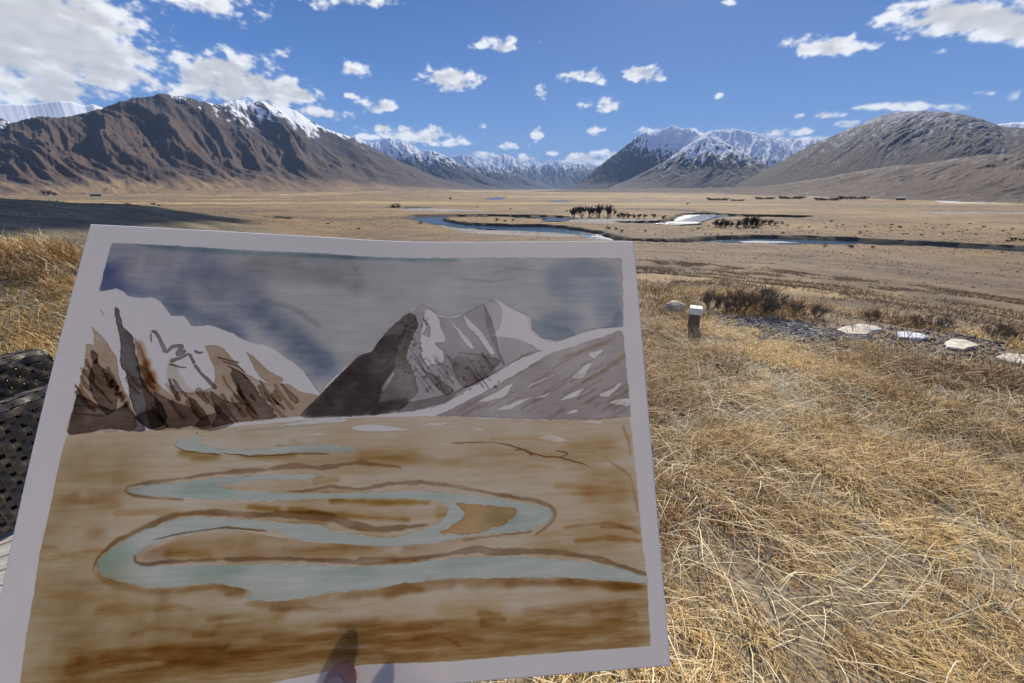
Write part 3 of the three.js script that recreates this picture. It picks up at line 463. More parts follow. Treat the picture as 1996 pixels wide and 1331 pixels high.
  wash({ strokes: [[[[292, 648], [300, 648], [310, 662], [322, 688]], 8, 9], [[[292, 650], [294, 668]], 6, 5], [[[322, 690], [334, 678], [352, 676], [345, 692], [360, 684]], 9, 9], [[[330, 705], [350, 700], [366, 692], [376, 712]], 10, 9], [[[376, 712], [395, 735], [420, 760]], 8, 9], [[[376, 684], [386, 690], [393, 688]], 10, 8], [[[328, 712], [345, 716], [362, 718]], 7, 5]], T: GR, vary: 0.5, edge: 0.8 });
  wash({ strokes: [[[[420, 698], [440, 704], [462, 710]], 4, 3], [[[430, 706], [455, 714], [474, 728]], 4, 3], [[[440, 716], [462, 726], [480, 742]], 4, 3], [[[446, 728], [458, 752], [470, 778]], 7, 7]], T: GR, edge: 0.8 });
  wash({ strokes: [[[[500, 754], [516, 776], [540, 792]], 8, 10], [[[543, 750], [560, 770], [578, 788]], 9, 12], [[[532, 762], [544, 786]], 6, 6], [[[556, 765], [566, 785]], 5, 7], [[[328, 740], [336, 760], [350, 782]], 6, 8]], T: [0.46, 0.40, 0.36], edge: 0.8 });
  wash({ strokes: [[[[170, 700], [180, 720], [188, 744]], 6, 5], [[[212, 716], [222, 738], [234, 762]], 5, 6], [[[150, 790], [200, 796]], 3, 4], [[[148, 805], [205, 812]], 4, 3]], T: [0.55, 0.5, 0.48], edge: 0.7 });
  for (let i = 0, R = rng(3); i < 26; i++) { const t = R(), x = mix(186, 250, t), y = mix(700, 790, t) + R() * 20 - 10; wash({ blobs: [[x, y, 2 + R() * 3, 3 + R() * 4]], T: [0.5, 0.42, 0.38], edge: 0.5 }); }
  // --- the peak
  wash({ shapes: [[[794, 611], [821, 594], [836, 597], [851, 616], [877, 622], [907, 612], [945, 594], [965, 640], [975, 690], [985, 715], [940, 745], [870, 790], [800, 808], [700, 815], [640, 815], [582, 815], [619, 774], [693, 699], [719, 688], [745, 654], [768, 631]]], holes: [[[828, 606], [850, 616], [858, 640], [866, 668], [846, 672], [862, 690], [864, 708], [840, 714], [828, 720], [820, 690], [818, 660]], [[880, 628], [900, 650], [925, 680], [915, 680], [892, 650]], [[905, 616], [940, 650], [966, 690], [955, 690], [930, 655], [910, 636]]], T: [0.60, 0.59, 0.60], vary: 0.5, edge: 0.6 });
  wash({ shapes: [[[792, 612], [768, 631], [745, 654], [719, 688], [693, 699], [650, 742], [582, 815], [640, 818], [720, 815], [776, 806], [812, 770], [806, 735], [790, 700], [800, 664], [812, 640], [806, 616]]], T: [0.44, 0.40, 0.37], vary: 0.9, edge: 0.4 });
  wash({ shapes: [[[742, 660], [719, 690], [693, 702], [640, 755], [590, 813], [650, 817], [710, 812], [735, 790], [742, 756], [766, 722], [772, 680], [788, 650]], [[735, 790], [792, 782], [780, 800], [720, 814]]], T: [0.50, 0.48, 0.48], vary: 0.9, blur: 2.5, edge: 0.3 });
  wash({ shapes: [[[820, 622], [830, 628], [838, 645], [834, 660], [822, 654], [828, 640]], [[895, 690], [930, 692], [965, 700], [976, 708], [945, 740], [905, 760], [880, 720]], [[832, 728], [860, 745], [885, 765], [870, 775], [850, 760]]], T: [0.55, 0.50, 0.46], vary: 0.9, edge: 0.9 });
  for (let i = 0, R = rng(9); i < 130; i++) { const t = R(), side = R(), x = side < 0.55 ? mix(768, 826, t) + (R() - 0.5) * 34 : mix(830, 965, t) + (R() - 0.5) * 20, y = side < 0.55 ? mix(622, 740, R()) : mix(690, 770, R()); if (x > 770 && (side < 0.55 || y > 690)) wash({ blobs: [[x, y, 1 + R() * 4, 1 + R() * 3.4, R() * 3]], T: [0.66, 0.63, 0.62], edge: 0.5 }); }
  for (let i = 0, R = rng(19); i < 34; i++) { const x = mix(800, 960, R()), y = mix(690, 740, R()), l = 14 + R() * 30; wash({ strokes: [[[[x, y], [x + l * 0.4, y + l * 0.5], [x + l * 0.75, y + l]], 2 + R() * 4, 2 + R() * 3]], T: [0.76, 0.74, 0.73], edge: 0.6 }); }
  wash({ strokes: [[[[648, 775], [672, 762], [692, 750]], 5, 9], [[[735, 730], [760, 715], [774, 700]], 6, 8]], T: [1.35, 1.28, 1.15], edge: 0, vary: 0.4 });
  wash({ strokes: [[[[742, 766], [754, 748], [764, 730]], 12, 5]], T: [1.9, 1.9, 1.95], edge: 0 });
  // --- hill on the right, far white ridge
  wash({ shapes: [[[967, 586], [980, 606], [976, 640], [958, 655], [1010, 662], [1050, 680], [1035, 690], [985, 715], [970, 690], [950, 640], [945, 594]]], T: [0.70, 0.68, 0.68], edge: 0.6, vary: 0.5 });
  wash({ shapes: [[[985, 716], [1030, 690], [1060, 684], [1010, 704], [960, 735], [900, 765], [865, 790], [800, 806], [770, 808], [790, 790], [880, 770]]], T: [0.62, 0.57, 0.54], edge: 0.6 });
  wash({ shapes: [[[1217, 650], [1190, 652], [1130, 672], [1075, 690], [1050, 705], [1010, 730], [940, 770], [870, 806], [850, 815], [950, 818], [1090, 820], [1230, 812]]], holes: [[[1010, 770], [1050, 745], [1090, 730], [1110, 716], [1080, 735], [1030, 758]], [[935, 785], [975, 765], [1000, 750], [985, 775], [945, 786]], [[1118, 735], [1140, 715], [1155, 708], [1140, 735], [1125, 740]], [[1095, 780], [1120, 765], [1142, 758], [1125, 775]], [[1045, 778], [1078, 765], [1062, 776]], [[1170, 770], [1215, 745], [1190, 772]], [[1105, 808], [1128, 798], [1125, 806]], [[1150, 690], [1180, 680], [1160, 700]], [[970, 800], [1040, 775], [1000, 798]], [[1190, 785], [1226, 775], [1226, 790]]], T: [0.60, 0.56, 0.54], vary: 0.5, edge: 0.5 });
  wash({ shapes: [[[1090, 700], [1130, 684], [1200, 656], [1190, 668], [1130, 692]], [[1150, 740], [1217, 690], [1217, 700], [1170, 735]]], T: [0.80, 0.70, 0.58], blur: 3, edge: 0.2 });
  // --- the plain and its looping river
  const RIVER = [[247, 958], [280, 947], [355, 941], [431, 932], [521, 928], [626, 929], [596, 937], [521, 937], [461, 944], [425, 949], [476, 959], [560, 964], [698, 965], [750, 965], [810, 960], [900, 967], [976, 976], [1043, 986], [1073, 995], [1077, 1005], [1069, 1020], [1032, 1035], [976, 1042], [919, 1048], [863, 1059], [795, 1067], [731, 1068], [656, 1063], [581, 1055], [536, 1037], [461, 1034], [400, 1037], [355, 1046], [310, 1058], [280, 1073], [264, 1089], [271, 1101], [325, 1104], [431, 1103], [551, 1102], [698, 1108], [806, 1100], [863, 1093], [938, 1089], [1013, 1088], [1107, 1093], [1163, 1100], [1220, 1112], [1261, 1123], [1263, 1138], [1201, 1134], [1088, 1127], [976, 1129], [882, 1130], [788, 1140], [731, 1151], [656, 1157], [551, 1173], [476, 1171], [491, 1155], [446, 1143], [400, 1138], [340, 1146], [280, 1143], [229, 1131], [199, 1119], [193, 1097], [220, 1070], [265, 1043], [325, 1019], [370, 1009], [431, 1012], [491, 1015], [551, 1022], [611, 1025], [656, 1040], [713, 1048], [758, 1053], [810, 1040], [844, 1029], [870, 1010], [870, 988], [825, 978], [750, 976], [600, 976], [521, 980], [431, 976], [355, 971], [280, 967]];
  const ISLE = [[889, 984], [998, 993], [1007, 1001], [990, 1022], [957, 1033], [919, 1046], [855, 1042], [893, 1022], [908, 1003]];
  const LOOP = [[361, 856], [398, 851], [388, 860], [395, 868], [431, 877], [491, 879], [581, 871], [656, 872], [698, 879], [659, 888], [581, 886], [491, 890], [431, 887], [370, 881], [340, 869]];
  const FLECKS = [[[682, 838], [720, 832], [800, 842], [730, 846], [700, 845]], [[770, 818], [850, 823], [820, 820]], [[825, 831], [880, 828], [850, 834]], [[590, 852], [620, 849], [632, 852]], [[920, 840], [935, 839], [945, 843]], [[1052, 857], [1075, 850], [1108, 860], [1090, 863]], [[925, 818], [960, 816], [945, 820]], [[1130, 822], [1175, 822], [1170, 826]], [[600, 824], [670, 821], [660, 828], [540, 834]]];
  wash({ shapes: [FIELD], holes: [RIVER, LOOP, ...FLECKS], T: [0.83, 0.72, 0.53], vary: 0.65, edge: 0.35, streak: 0.6, jit: 1 });
  wash({ shapes: [ISLE], T: [0.72, 0.50, 0.25], vary: 0.4, edge: 0.5 });
  wash({ shapes: [RIVER, LOOP], holes: [ISLE], T: [0.71, 0.79, 0.72], vary: 0.6, edge: 0.6, streak: 0.7, jit: 1 });
  wash({ blobs: [[215, 1090, 30, 28], [235, 1070, 30, 20], [420, 955, 70, 14], [930, 1098, 80, 9], [680, 1115, 60, 9], [400, 1115, 80, 12], [980, 1012, 40, 22]], T: [0.72, 0.83, 0.79], blur: 12, clip: RIVER, edge: 0, vary: 0.8 });
  wash({ shapes: [[[400, 851], [470, 842], [540, 834], [660, 826], [620, 832], [500, 842]]], T: [0.74, 0.82, 0.78], blur: 2, edge: 0.4 });
  wash({ blobs: [[200, 900, 90, 30], [170, 960, 80, 50], [150, 1180, 100, 70], [110, 1080, 60, 60], [330, 1250, 200, 60], [200, 1300, 160, 50]], T: [0.70, 0.62, 0.46], blur: 40, clip: FIELD, vary: 1, edge: 0 });
  wash({ blobs: [[600, 1270, 260, 36], [900, 1250, 240, 30], [1150, 1225, 130, 36], [330, 1310, 240, 40], [1230, 1190, 50, 70]], T: [0.70, 0.55, 0.34], blur: 28, clip: FIELD, holes: [RIVER], vary: 1.1, edge: 0, streak: 0.9 });
  wash({ blobs: [[700, 1255, 420, 22], [1000, 1262, 260, 14], [1180, 1245, 100, 16]], T: [0.74, 0.60, 0.40], blur: 18, clip: FIELD, vary: 1.2, edge: 0, streak: 1 });
  wash({ strokes: [[[[480, 1176], [560, 1182], [660, 1166], [740, 1158], [790, 1146], [900, 1136], [1000, 1136], [1100, 1138], [1200, 1144], [1262, 1148]], 26, 14], [[[200, 1130], [280, 1152], [345, 1152], [420, 1146], [480, 1160]], 10, 14]], T: [0.66, 0.52, 0.36], blur: 5, vary: 0.9, edge: 0.2, holes: [RIVER] });
  wash({ blobs: [[1120, 1060, 110, 26], [1200, 1030, 50, 40], [1180, 950, 60, 40], [990, 890, 120, 20], [700, 900, 160, 20], [1150, 880, 80, 30], [640, 998, 170, 14], [560, 990, 80, 10]], T: [0.82, 0.70, 0.52], blur: 20, clip: FIELD, holes: [RIVER], vary: 1, edge: 0, streak: 0.7 });
  wash({ blobs: [[560, 1045, 90, 12], [350, 1070, 60, 16], [560, 1080, 200, 14], [430, 1062, 70, 16]], T: [0.74, 0.60, 0.42], blur: 9, clip: [[264, 1089], [271, 1101], [431, 1103], [806, 1098], [1013, 1084], [900, 1066], [731, 1070], [581, 1057], [461, 1036], [355, 1048]], vary: 0.9, edge: 0 });
  wash({ blobs: [[305, 1082, 32, 16]], T: [0.78, 0.70, 0.70], blur: 7, edge: 0 });
  wash({ blobs: [[520, 890, 60, 8], [400, 893, 30, 7], [370, 884, 24, 8]], T: [0.64, 0.52, 0.28], blur: 5, holes: [LOOP], clip: FIELD, edge: 0 });
  for (let i = 0, R = rng(77); i < 70; i++) {   // broad damp strokes drawn across the plain
    const y = mix(850, 1300, Math.pow(R(), 0.8)), x = mix(90, 1230, R()), l = 40 + R() * 170, dy = (R() - 0.5) * 12, T = [[0.80, 0.66, 0.44], [0.74, 0.62, 0.50], [0.86, 0.72, 0.52], [0.72, 0.56, 0.36]][Math.floor(R() * 4)];
    wash({ strokes: [[[[x - l / 2, y - dy], [x, y + (R() - 0.5) * 8], [x + l / 2, y + dy]], 6 + R() * 22, 4 + R() * 12]], T, blur: 2 + R() * 7, clip: FIELD, holes: [RIVER, LOOP], vary: 1.1, edge: 0.35, streak: 0.8, k: 0.75 });
  }
  for (let i = 0, R = rng(78); i < 46; i++) {   // downhill strokes on the brown slopes at the left
    const t = R(), x = mix(165, 590, t), y = mix(760, 812, R()) - (t < 0.3 ? 30 : 0), l = 14 + R() * 34;
    wash({ strokes: [[[[x - l * 0.4, y - l * 0.6], [x, y], [x + l * 0.45, y + l * 0.5]], 4 + R() * 8, 3 + R() * 8]], T: [[0.56, 0.5, 0.46], [0.7, 0.6, 0.5], [0.48, 0.44, 0.43]][Math.floor(R() * 3)], clip: [[160, 700], [230, 690], [330, 740], [470, 720], [610, 774], [570, 814], [400, 836], [142, 843]], edge: 0.7, vary: 0.8, k: 0.8 });
  }
  for (let i = 0, R = rng(79); i < 40; i++) {   // slanting strokes on the hill at the right
    const x = mix(900, 1215, R()), y = mix(700, 810, R()), l = 20 + R() * 50;
    wash({ strokes: [[[[x - l * 0.5, y + l * 0.3], [x, y + (R() - 0.5) * 4], [x + l * 0.5, y - l * 0.3]], 3 + R() * 9, 2 + R() * 6]], T: [[0.84, 0.80, 0.77], [0.78, 0.74, 0.70], [0.86, 0.80, 0.72]][Math.floor(R() * 3)], blur: R() * 2.5, clip: [[1217, 652], [1130, 674], [1050, 706], [940, 770], [860, 812], [1090, 819], [1228, 811]], edge: 0.6, vary: 0.8 });
  }
  const BANK = [0.60, 0.51, 0.43];
  wash({ strokes: [[[[246, 960], [252, 950], [280, 943], [355, 934], [431, 924], [521, 918], [570, 911], [620, 916], [660, 914]], 5, 13], [[[620, 916], [700, 906], [720, 909], [782, 916]], 11, 4], [[[246, 957], [262, 966], [300, 971], [360, 976]], 3, 4]], T: BANK, vary: 0.8, blur: 1.3, edge: 0.5 });
  wash({ strokes: [[[[556, 962], [600, 960], [640, 952], [700, 958], [760, 948], [820, 945], [880, 951], [976, 968], [1043, 978], [1075, 990], [1084, 1004], [1074, 1022], [1045, 1046]], 6, 8], [[[1040, 1038], [980, 1046], [900, 1056]], 4, 3]], T: BANK, vary: 0.8, blur: 1.3, edge: 0.5 });
  wash({ strokes: [[[[184, 1112], [190, 1094], [205, 1074], [235, 1052], [285, 1028], [340, 1006], [400, 1000], [490, 1006], [545, 1006], [600, 1010], [650, 1018], [700, 1032], [740, 1036], [790, 1032], [835, 1026]], 8, 14], [[[530, 1002], [600, 1004], [650, 1012], [720, 1034]], 8, 16]], T: [0.56, 0.46, 0.36], vary: 0.8, blur: 1.5, edge: 0.5 });
  wash({ strokes: [[[[264, 1082], [266, 1096], [285, 1100], [325, 1096], [431, 1092], [551, 1091], [640, 1096], [698, 1098], [806, 1092], [870, 1084], [930, 1073], [960, 1079], [1020, 1077], [1100, 1079], [1180, 1094], [1262, 1122]], 9, 11], [[[900, 1080], [935, 1072], [965, 1080]], 10, 12], [[[1150, 1087], [1220, 1106], [1262, 1122]], 8, 7]], T: [0.58, 0.50, 0.44], vary: 0.8, blur: 1.3, edge: 0.5 });
  wash({ strokes: [[[[430, 886], [500, 892], [581, 888], [640, 890]], 3, 3], [[[340, 869], [360, 880], [430, 889]], 3, 3], [[[880, 868], [960, 866], [1005, 874], [1060, 892], [1090, 893], [1150, 909]], 3, 4], [[[1005, 880], [1025, 880], [1040, 890]], 6, 5], [[[1090, 896], [1110, 885], [1085, 880]], 4, 3], [[[300, 1052], [360, 1040], [440, 1030], [520, 1038]], 4, 3]], T: [0.62, 0.48, 0.36], edge: 0.8 });
  wash({ strokes: [[[[640, 980], [760, 984], [840, 984]], 10, 8], [[[560, 996], [700, 1012], [800, 1018]], 12, 6], [[[480, 990], [545, 996]], 8, 6]], T: [0.62, 0.44, 0.18], blur: 3, edge: 0.4, holes: [RIVER] });
  wash({ strokes: [[[[620, 1222], [760, 1218], [900, 1212], [965, 1220]], 5, 4], [[[800, 1250], [860, 1242], [900, 1262]], 10, 4], [[[400, 1210], [470, 1202], [560, 1200]], 4, 3], [[[300, 1190], [340, 1180], [380, 1190]], 9, 4], [[[250, 1240], [300, 1225], [390, 1232]], 10, 5], [[[280, 1268], [390, 1262], [430, 1268], [450, 1255]], 6, 6], [[[420, 1222], [555, 1206]], 4, 4], [[[930, 1196], [980, 1200]], 10, 5], [[[300, 1290], [420, 1296], [600, 1280], [760, 1270]], 5, 4], [[[150, 1290], [220, 1282], [300, 1290]], 16, 5]], T: [0.76, 0.62, 0.44], blur: 3, edge: 0.5, vary: 0.9 });
  wash({ blobs: [[140, 975, 18, 8], [190, 1040, 20, 7], [165, 872, 5, 3], [320, 1172, 10, 6], [880, 1142, 7, 5], [150, 970, 8, 6]], T: [0.62, 0.46, 0.34], blur: 9, edge: 0, vary: 1 });
  wash({ strokes: [[[[1120, 1058], [1180, 1050], [1252, 1056]], 8, 12], [[[1100, 1030], [1190, 1020], [1250, 1040]], 5, 8], [[[1190, 900], [1230, 930], [1246, 1000]], 5, 4], [[[1215, 830], [1228, 860], [1230, 890]], 8, 4]], T: [0.74, 0.58, 0.38], blur: 2, edge: 0.5, clip: FIELD });
  // pencil line and a few splashes
  wash({ strokes: [[[[836, 597], [846, 612], [880, 618], [920, 606], [945, 592], [967, 584]], 1.3, 1.2], [[[590, 730], [606, 752], [620, 772]], 1.4, 1.2], [[[1001, 603], [1030, 616], [1040, 650], [1087, 668], [1150, 642], [1217, 634]], 1.6, 1.4], [[[196, 604], [204, 616]], 2, 1.4]], T: [0.5, 0.5, 0.52], edge: 0 });
  for (const [x, y, r] of [[686, 524, 1.6], [917, 763, 2], [384, 846, 1.6], [1224, 700, 1.2], [902, 772, 1.4]]) wash({ blobs: [[x, y, r, r]], T: [0.25, 0.22, 0.22], edge: 0 });
  const out = new Uint8Array(TW * TH * 4), enc = (v) => 255 * (v <= 0.0031308 ? 12.92 * v : 1.055 * Math.pow(v, 1 / 2.4) - 0.055);
  for (let y = 0; y < TH; y++) for (let x = 0; x < TW; x++) { const i = (y * TW + x) * 3, o = ((TH - 1 - y) * TW + x) * 4; for (let c = 0; c < 3; c++) out[o + c] = clamp(enc(clamp(base[i + c], 0, 0.86)), 0, 255); out[o + 3] = 255; }
  const t = new THREE.DataTexture(out, TW, TH); t.colorSpace = THREE.SRGBColorSpace; t.magFilter = THREE.LinearFilter; t.needsUpdate = true;
  const b = new Uint8Array(512 * 512 * 4);
  for (let i = 0; i < 512 * 512; i++) { b[i * 4] = b[i * 4 + 1] = b[i * 4 + 2] = clamp(128 + grain[i] * 150, 0, 255); b[i * 4 + 3] = 255; }
  const bt = new THREE.DataTexture(b, 512, 512); bt.magFilter = THREE.LinearFilter; bt.wrapS = bt.wrapT = THREE.RepeatWrapping; bt.repeat.set(2.4, 1.8); bt.needsUpdate = true;
  return [t, bt];
}
{
  const [picture, tooth] = paintWatercolour();
  log('watercolour done');
  const sheet = { roughness: 1, transmission: 0.5, thickness: 0, specularIntensity: 0.15, bumpMap: tooth, bumpScale: 0.00012 };
  const front = new THREE.MeshPhysicalMaterial({ map: picture, ...sheet }), back = new THREE.MeshPhysicalMaterial({ color: lin(0.84, 0.82, 0.8), ...sheet, transmission: 0.9 });
  const NS = 64, NT = 48, pos = [], uv = [], idx = [], rim = [];
  for (const off of [0, -0.0005]) for (let j = 0; j <= NT; j++) for (let i = 0; i <= NS; i++) { const da = off ? 0 : 0.0018, db = off ? 0 : 0.0024, p = paperPoint(da + (1 - 2 * da) * i / NS, db + (1 - 2 * db) * j / NT, off); pos.push(p.x, p.y, p.z); uv.push(i / NS, j / NT); }
  const at = (k, i, j) => k * (NS + 1) * (NT + 1) + j * (NS + 1) + i;
  for (let j = 0; j < NT; j++) for (let i = 0; i < NS; i++) { idx.push(at(0, i, j), at(0, i + 1, j), at(0, i, j + 1), at(0, i, j + 1), at(0, i + 1, j), at(0, i + 1, j + 1)); rim.push(at(1, i, j), at(1, i, j + 1), at(1, i + 1, j), at(1, i + 1, j), at(1, i, j + 1), at(1, i + 1, j + 1)); }
  const loop = [];
  for (let i = 0; i < NS; i++) loop.push([i, 0]); for (let j = 0; j < NT; j++) loop.push([NS, j]); for (let i = NS; i > 0; i--) loop.push([i, NT]); for (let j = NT; j > 0; j--) loop.push([0, j]);
  const edge = [], epos = [];
  loop.forEach(([i, j], n) => { const [a, b] = loop[(n + 1) % loop.length]; edge.push([at(0, i, j), at(1, i, j), at(0, a, b)], [at(0, a, b), at(1, i, j), at(1, a, b)]); });
  const g = geo(pos, idx.concat(rim), null, uv);
  g.clearGroups(); g.addGroup(0, idx.length, 0); g.addGroup(idx.length, rim.length, 1);
  const root = new THREE.Group();
  const sh = new THREE.Mesh(g, [front, back]); sh.name = 'paper_sheet'; sh.castShadow = sh.receiveShadow = true; root.add(sh);
  for (const t of edge) for (const v of t) epos.push(pos[v * 3], pos[v * 3 + 1], pos[v * 3 + 2]);
  const eg = new THREE.BufferGeometry(); eg.setAttribute('position', new THREE.Float32BufferAttribute(epos, 3)); eg.computeVertexNormals();
  part('bevelled_edge', eg, std({ color: lin(0.82, 0.8, 0.78) }), root);  // front rim bevelled, shaped so the sun draws a bright line along it
  tag(addTop(root, 'watercolour_painting'), 'large unframed watercolour of mountains and a looping river held up in front', 'painting');
}
// ---------------------------------------------------------------- the hand that holds the sheet: thumb in front, fingers behind
function surfaceNet(field, lo, hi, cell) {   // skin over field < 0
  const n = [0, 1, 2].map((c) => Math.ceil((hi[c] - lo[c]) / cell) + 1), [nx, ny, nz] = n, F = new Float32Array(nx * ny * nz), id = (x, y, z) => (z * ny + y) * nx + x;
  for (let z = 0; z < nz; z++) for (let y = 0; y < ny; y++) for (let x = 0; x < nx; x++) F[id(x, y, z)] = field(lo[0] + x * cell, lo[1] + y * cell, lo[2] + z * cell);
  const V = new Int32Array(nx * ny * nz).fill(-1), pos = [], idx = [];
  for (let z = 0; z < nz - 1; z++) for (let y = 0; y < ny - 1; y++) for (let x = 0; x < nx - 1; x++) {
    let s = [0, 0, 0], k = 0;
    for (let e = 0; e < 12; e++) {
      const ax = e >> 2, b = e & 1, c = (e >> 1) & 1, p = [0, 0, 0], q = [0, 0, 0];
      p[(ax + 1) % 3] = q[(ax + 1) % 3] = b; p[(ax + 2) % 3] = q[(ax + 2) % 3] = c; q[ax] = 1;
      const f0 = F[id(x + p[0], y + p[1], z + p[2])], f1 = F[id(x + q[0], y + q[1], z + q[2])];
      if ((f0 < 0) !== (f1 < 0)) { const t = f0 / (f0 - f1); for (let d = 0; d < 3; d++) s[d] += p[d] + (q[d] - p[d]) * t; k++; }
    }
    if (k) { V[id(x, y, z)] = pos.length / 3; pos.push(lo[0] + (x + s[0] / k) * cell, lo[1] + (y + s[1] / k) * cell, lo[2] + (z + s[2] / k) * cell); }
  }
  for (let z = 1; z < nz - 1; z++) for (let y = 1; y < ny - 1; y++) for (let x = 1; x < nx - 1; x++) for (let ax = 0; ax < 3; ax++) {
    const o = [0, 0, 0]; o[ax] = 1;
    const f0 = F[id(x, y, z)], f1 = F[id(x + o[0], y + o[1], z + o[2])];
    if ((f0 < 0) === (f1 < 0)) continue;
    const u = [0, 0, 0], v = [0, 0, 0]; u[(ax + 1) % 3] = 1; v[(ax + 2) % 3] = 1;
    const a = V[id(x, y, z)], b = V[id(x - u[0], y - u[1], z - u[2])], c = V[id(x - u[0] - v[0], y - u[1] - v[1], z - u[2] - v[2])], d = V[id(x - v[0], y - v[1], z - v[2])];
    if (a < 0 || b < 0 || c < 0 || d < 0) continue;
    if (f0 < 0) idx.push(a, b, c, a, c, d); else idx.push(a, c, b, a, d, c);
  }
  return geo(pos, idx);
}
{
  // sheet axes: right along the lower edge, up the sheet, out towards the viewer
  const eA = PA.clone().normalize(), eB = PB.clone().normalize(), org = (() => { const [s] = paperST(676, 1331); return PAPER.BL.clone().addScaledVector(PA, s); })();
  const J = (a, b, c) => org.clone().addScaledVector(eA, a).addScaledVector(eB, b).addScaledVector(PN, c);
  const bones = [];
  const chain = (pts, k) => { for (let i = 1; i < pts.length; i++) bones.push([J(...pts[i - 1]), J(...pts[i]), pts[i - 1][3], pts[i][3], k]); };
  chain([[-0.012, -0.105, 0.004, 0.019], [-0.020, -0.066, 0.019, 0.0165], [-0.010, -0.030, 0.0185, 0.0125], [-0.001, 0.012, 0.0105, 0.0098]], 0.008);          // thumb
  chain([[0.004, -0.046, -0.024, 0.0128], [0.000, -0.008, -0.0275, 0.0112], [0.002, 0.021, -0.0185, 0.0104], [0.0035, 0.038, -0.0112, 0.0098]], 0.004);            // index
  chain([[0.026, -0.052, -0.024, 0.0125], [0.028, -0.022, -0.028, 0.0102], [0.0275, 0.004, -0.019, 0.0092], [0.0275, 0.0175, -0.0095, 0.0083]], 0.004);            // middle
  chain([[0.046, -0.057, -0.021, 0.0118], [0.049, -0.036, -0.028, 0.0096], [0.048, -0.014, -0.019, 0.0088], [0.046, 0.002, -0.0095, 0.0080]], 0.004);             // ring
  chain([[0.063, -0.066, -0.015, 0.0105], [0.066, -0.050, -0.022, 0.0084], [0.064, -0.034, -0.016, 0.0077], [0.061, -0.018, -0.0085, 0.0070]], 0.004);            // little
  chain([[0.006, -0.060, -0.016, 0.015], [0.016, -0.100, -0.004, 0.020], [0.026, -0.135, 0.004, 0.022]], 0.012);
  chain([[0.028, -0.060, -0.018, 0.015], [0.026, -0.100, -0.006, 0.020], [0.028, -0.135, 0.004, 0.022]], 0.012);
  chain([[0.048, -0.064, -0.014, 0.014], [0.040, -0.100, -0.004, 0.019], [0.032, -0.135, 0.004, 0.021]], 0.012);
  chain([[0.063, -0.072, -0.010, 0.012], [0.048, -0.105, -0.002, 0.018], [0.034, -0.138, 0.004, 0.021]], 0.012);
  chain([[-0.012, -0.105, 0.004, 0.019], [0.012, -0.125, 0.004, 0.021]], 0.014);
  chain([[0.030, -0.138, 0.004, 0.025], [0.036, -0.190, 0.012, 0.026], [0.050, -0.290, 0.040, 0.036], [0.058, -0.350, 0.060, 0.040]], 0.014);
  const ba = new THREE.Vector3(), pa = new THREE.Vector3(), P = new THREE.Vector3();
  const field = (x, y, z) => {
    P.set(x, y, z);
    let d = 1;
    for (const [a, b, r0, r1, k] of bones) {
      ba.subVectors(b, a); pa.subVectors(P, a);
      const t = clamp(pa.dot(ba) / ba.lengthSq()), q = pa.addScaledVector(ba, -t).length() - mix(r0, r1, t), h = clamp(0.5 + 0.5 * (d - q) / k);
      d = mix(d, q, h) - k * h * (1 - h);
    }
    return d;
  };
  const all = bones.flatMap((b) => [b[0], b[1]]), lo = [0, 1, 2].map((c) => Math.min(...all.map((p) => p.getComponent(c))) - 0.06), hi = [0, 1, 2].map((c) => Math.max(...all.map((p) => p.getComponent(c))) + 0.06);
  const g = surfaceNet(field, lo, hi, 0.0032);
  const pa2 = g.attributes.position, col = new Float32Array(pa2.count * 3);
  for (let i = 0; i < pa2.count; i++) { const n = fbm(pa2.getX(i) * 60, pa2.getY(i) * 60 + pa2.getZ(i) * 43, 3), c = mix3([0.36, 0.17, 0.135], [0.44, 0.23, 0.18], clamp(0.5 + n)); col.set(c, i * 3); }
  g.setAttribute('color', new THREE.BufferAttribute(col, 3));
  const person = new THREE.Group();
  part('hand_and_forearm', g, new THREE.MeshPhysicalMaterial({ vertexColors: true, roughness: 0.55, sheen: 0.2 }), person);
  // thumb nail
  const nail = new THREE.SphereGeometry(1, 20, 12, 0, Math.PI * 2, 0, Math.PI / 2);
  nail.scale(0.0056, 0.0016, 0.0072);
  const basis = new THREE.Matrix4().makeBasis(eA.clone(), PN.clone(), eB.clone().negate());
  nail.applyMatrix4(basis);
  const at = J(-0.001, 0.0135, 0.0194); nail.translate(at.x, at.y, at.z);
  part('thumb_nail', nail, new THREE.MeshPhysicalMaterial({ color: lin(0.46, 0.25, 0.20), roughness: 0.45 }), person);
  tag(addTop(person, 'person'), 'bare hand gripping the lower edge of the watercolour, thumb in front and fingers behind', 'person');
}
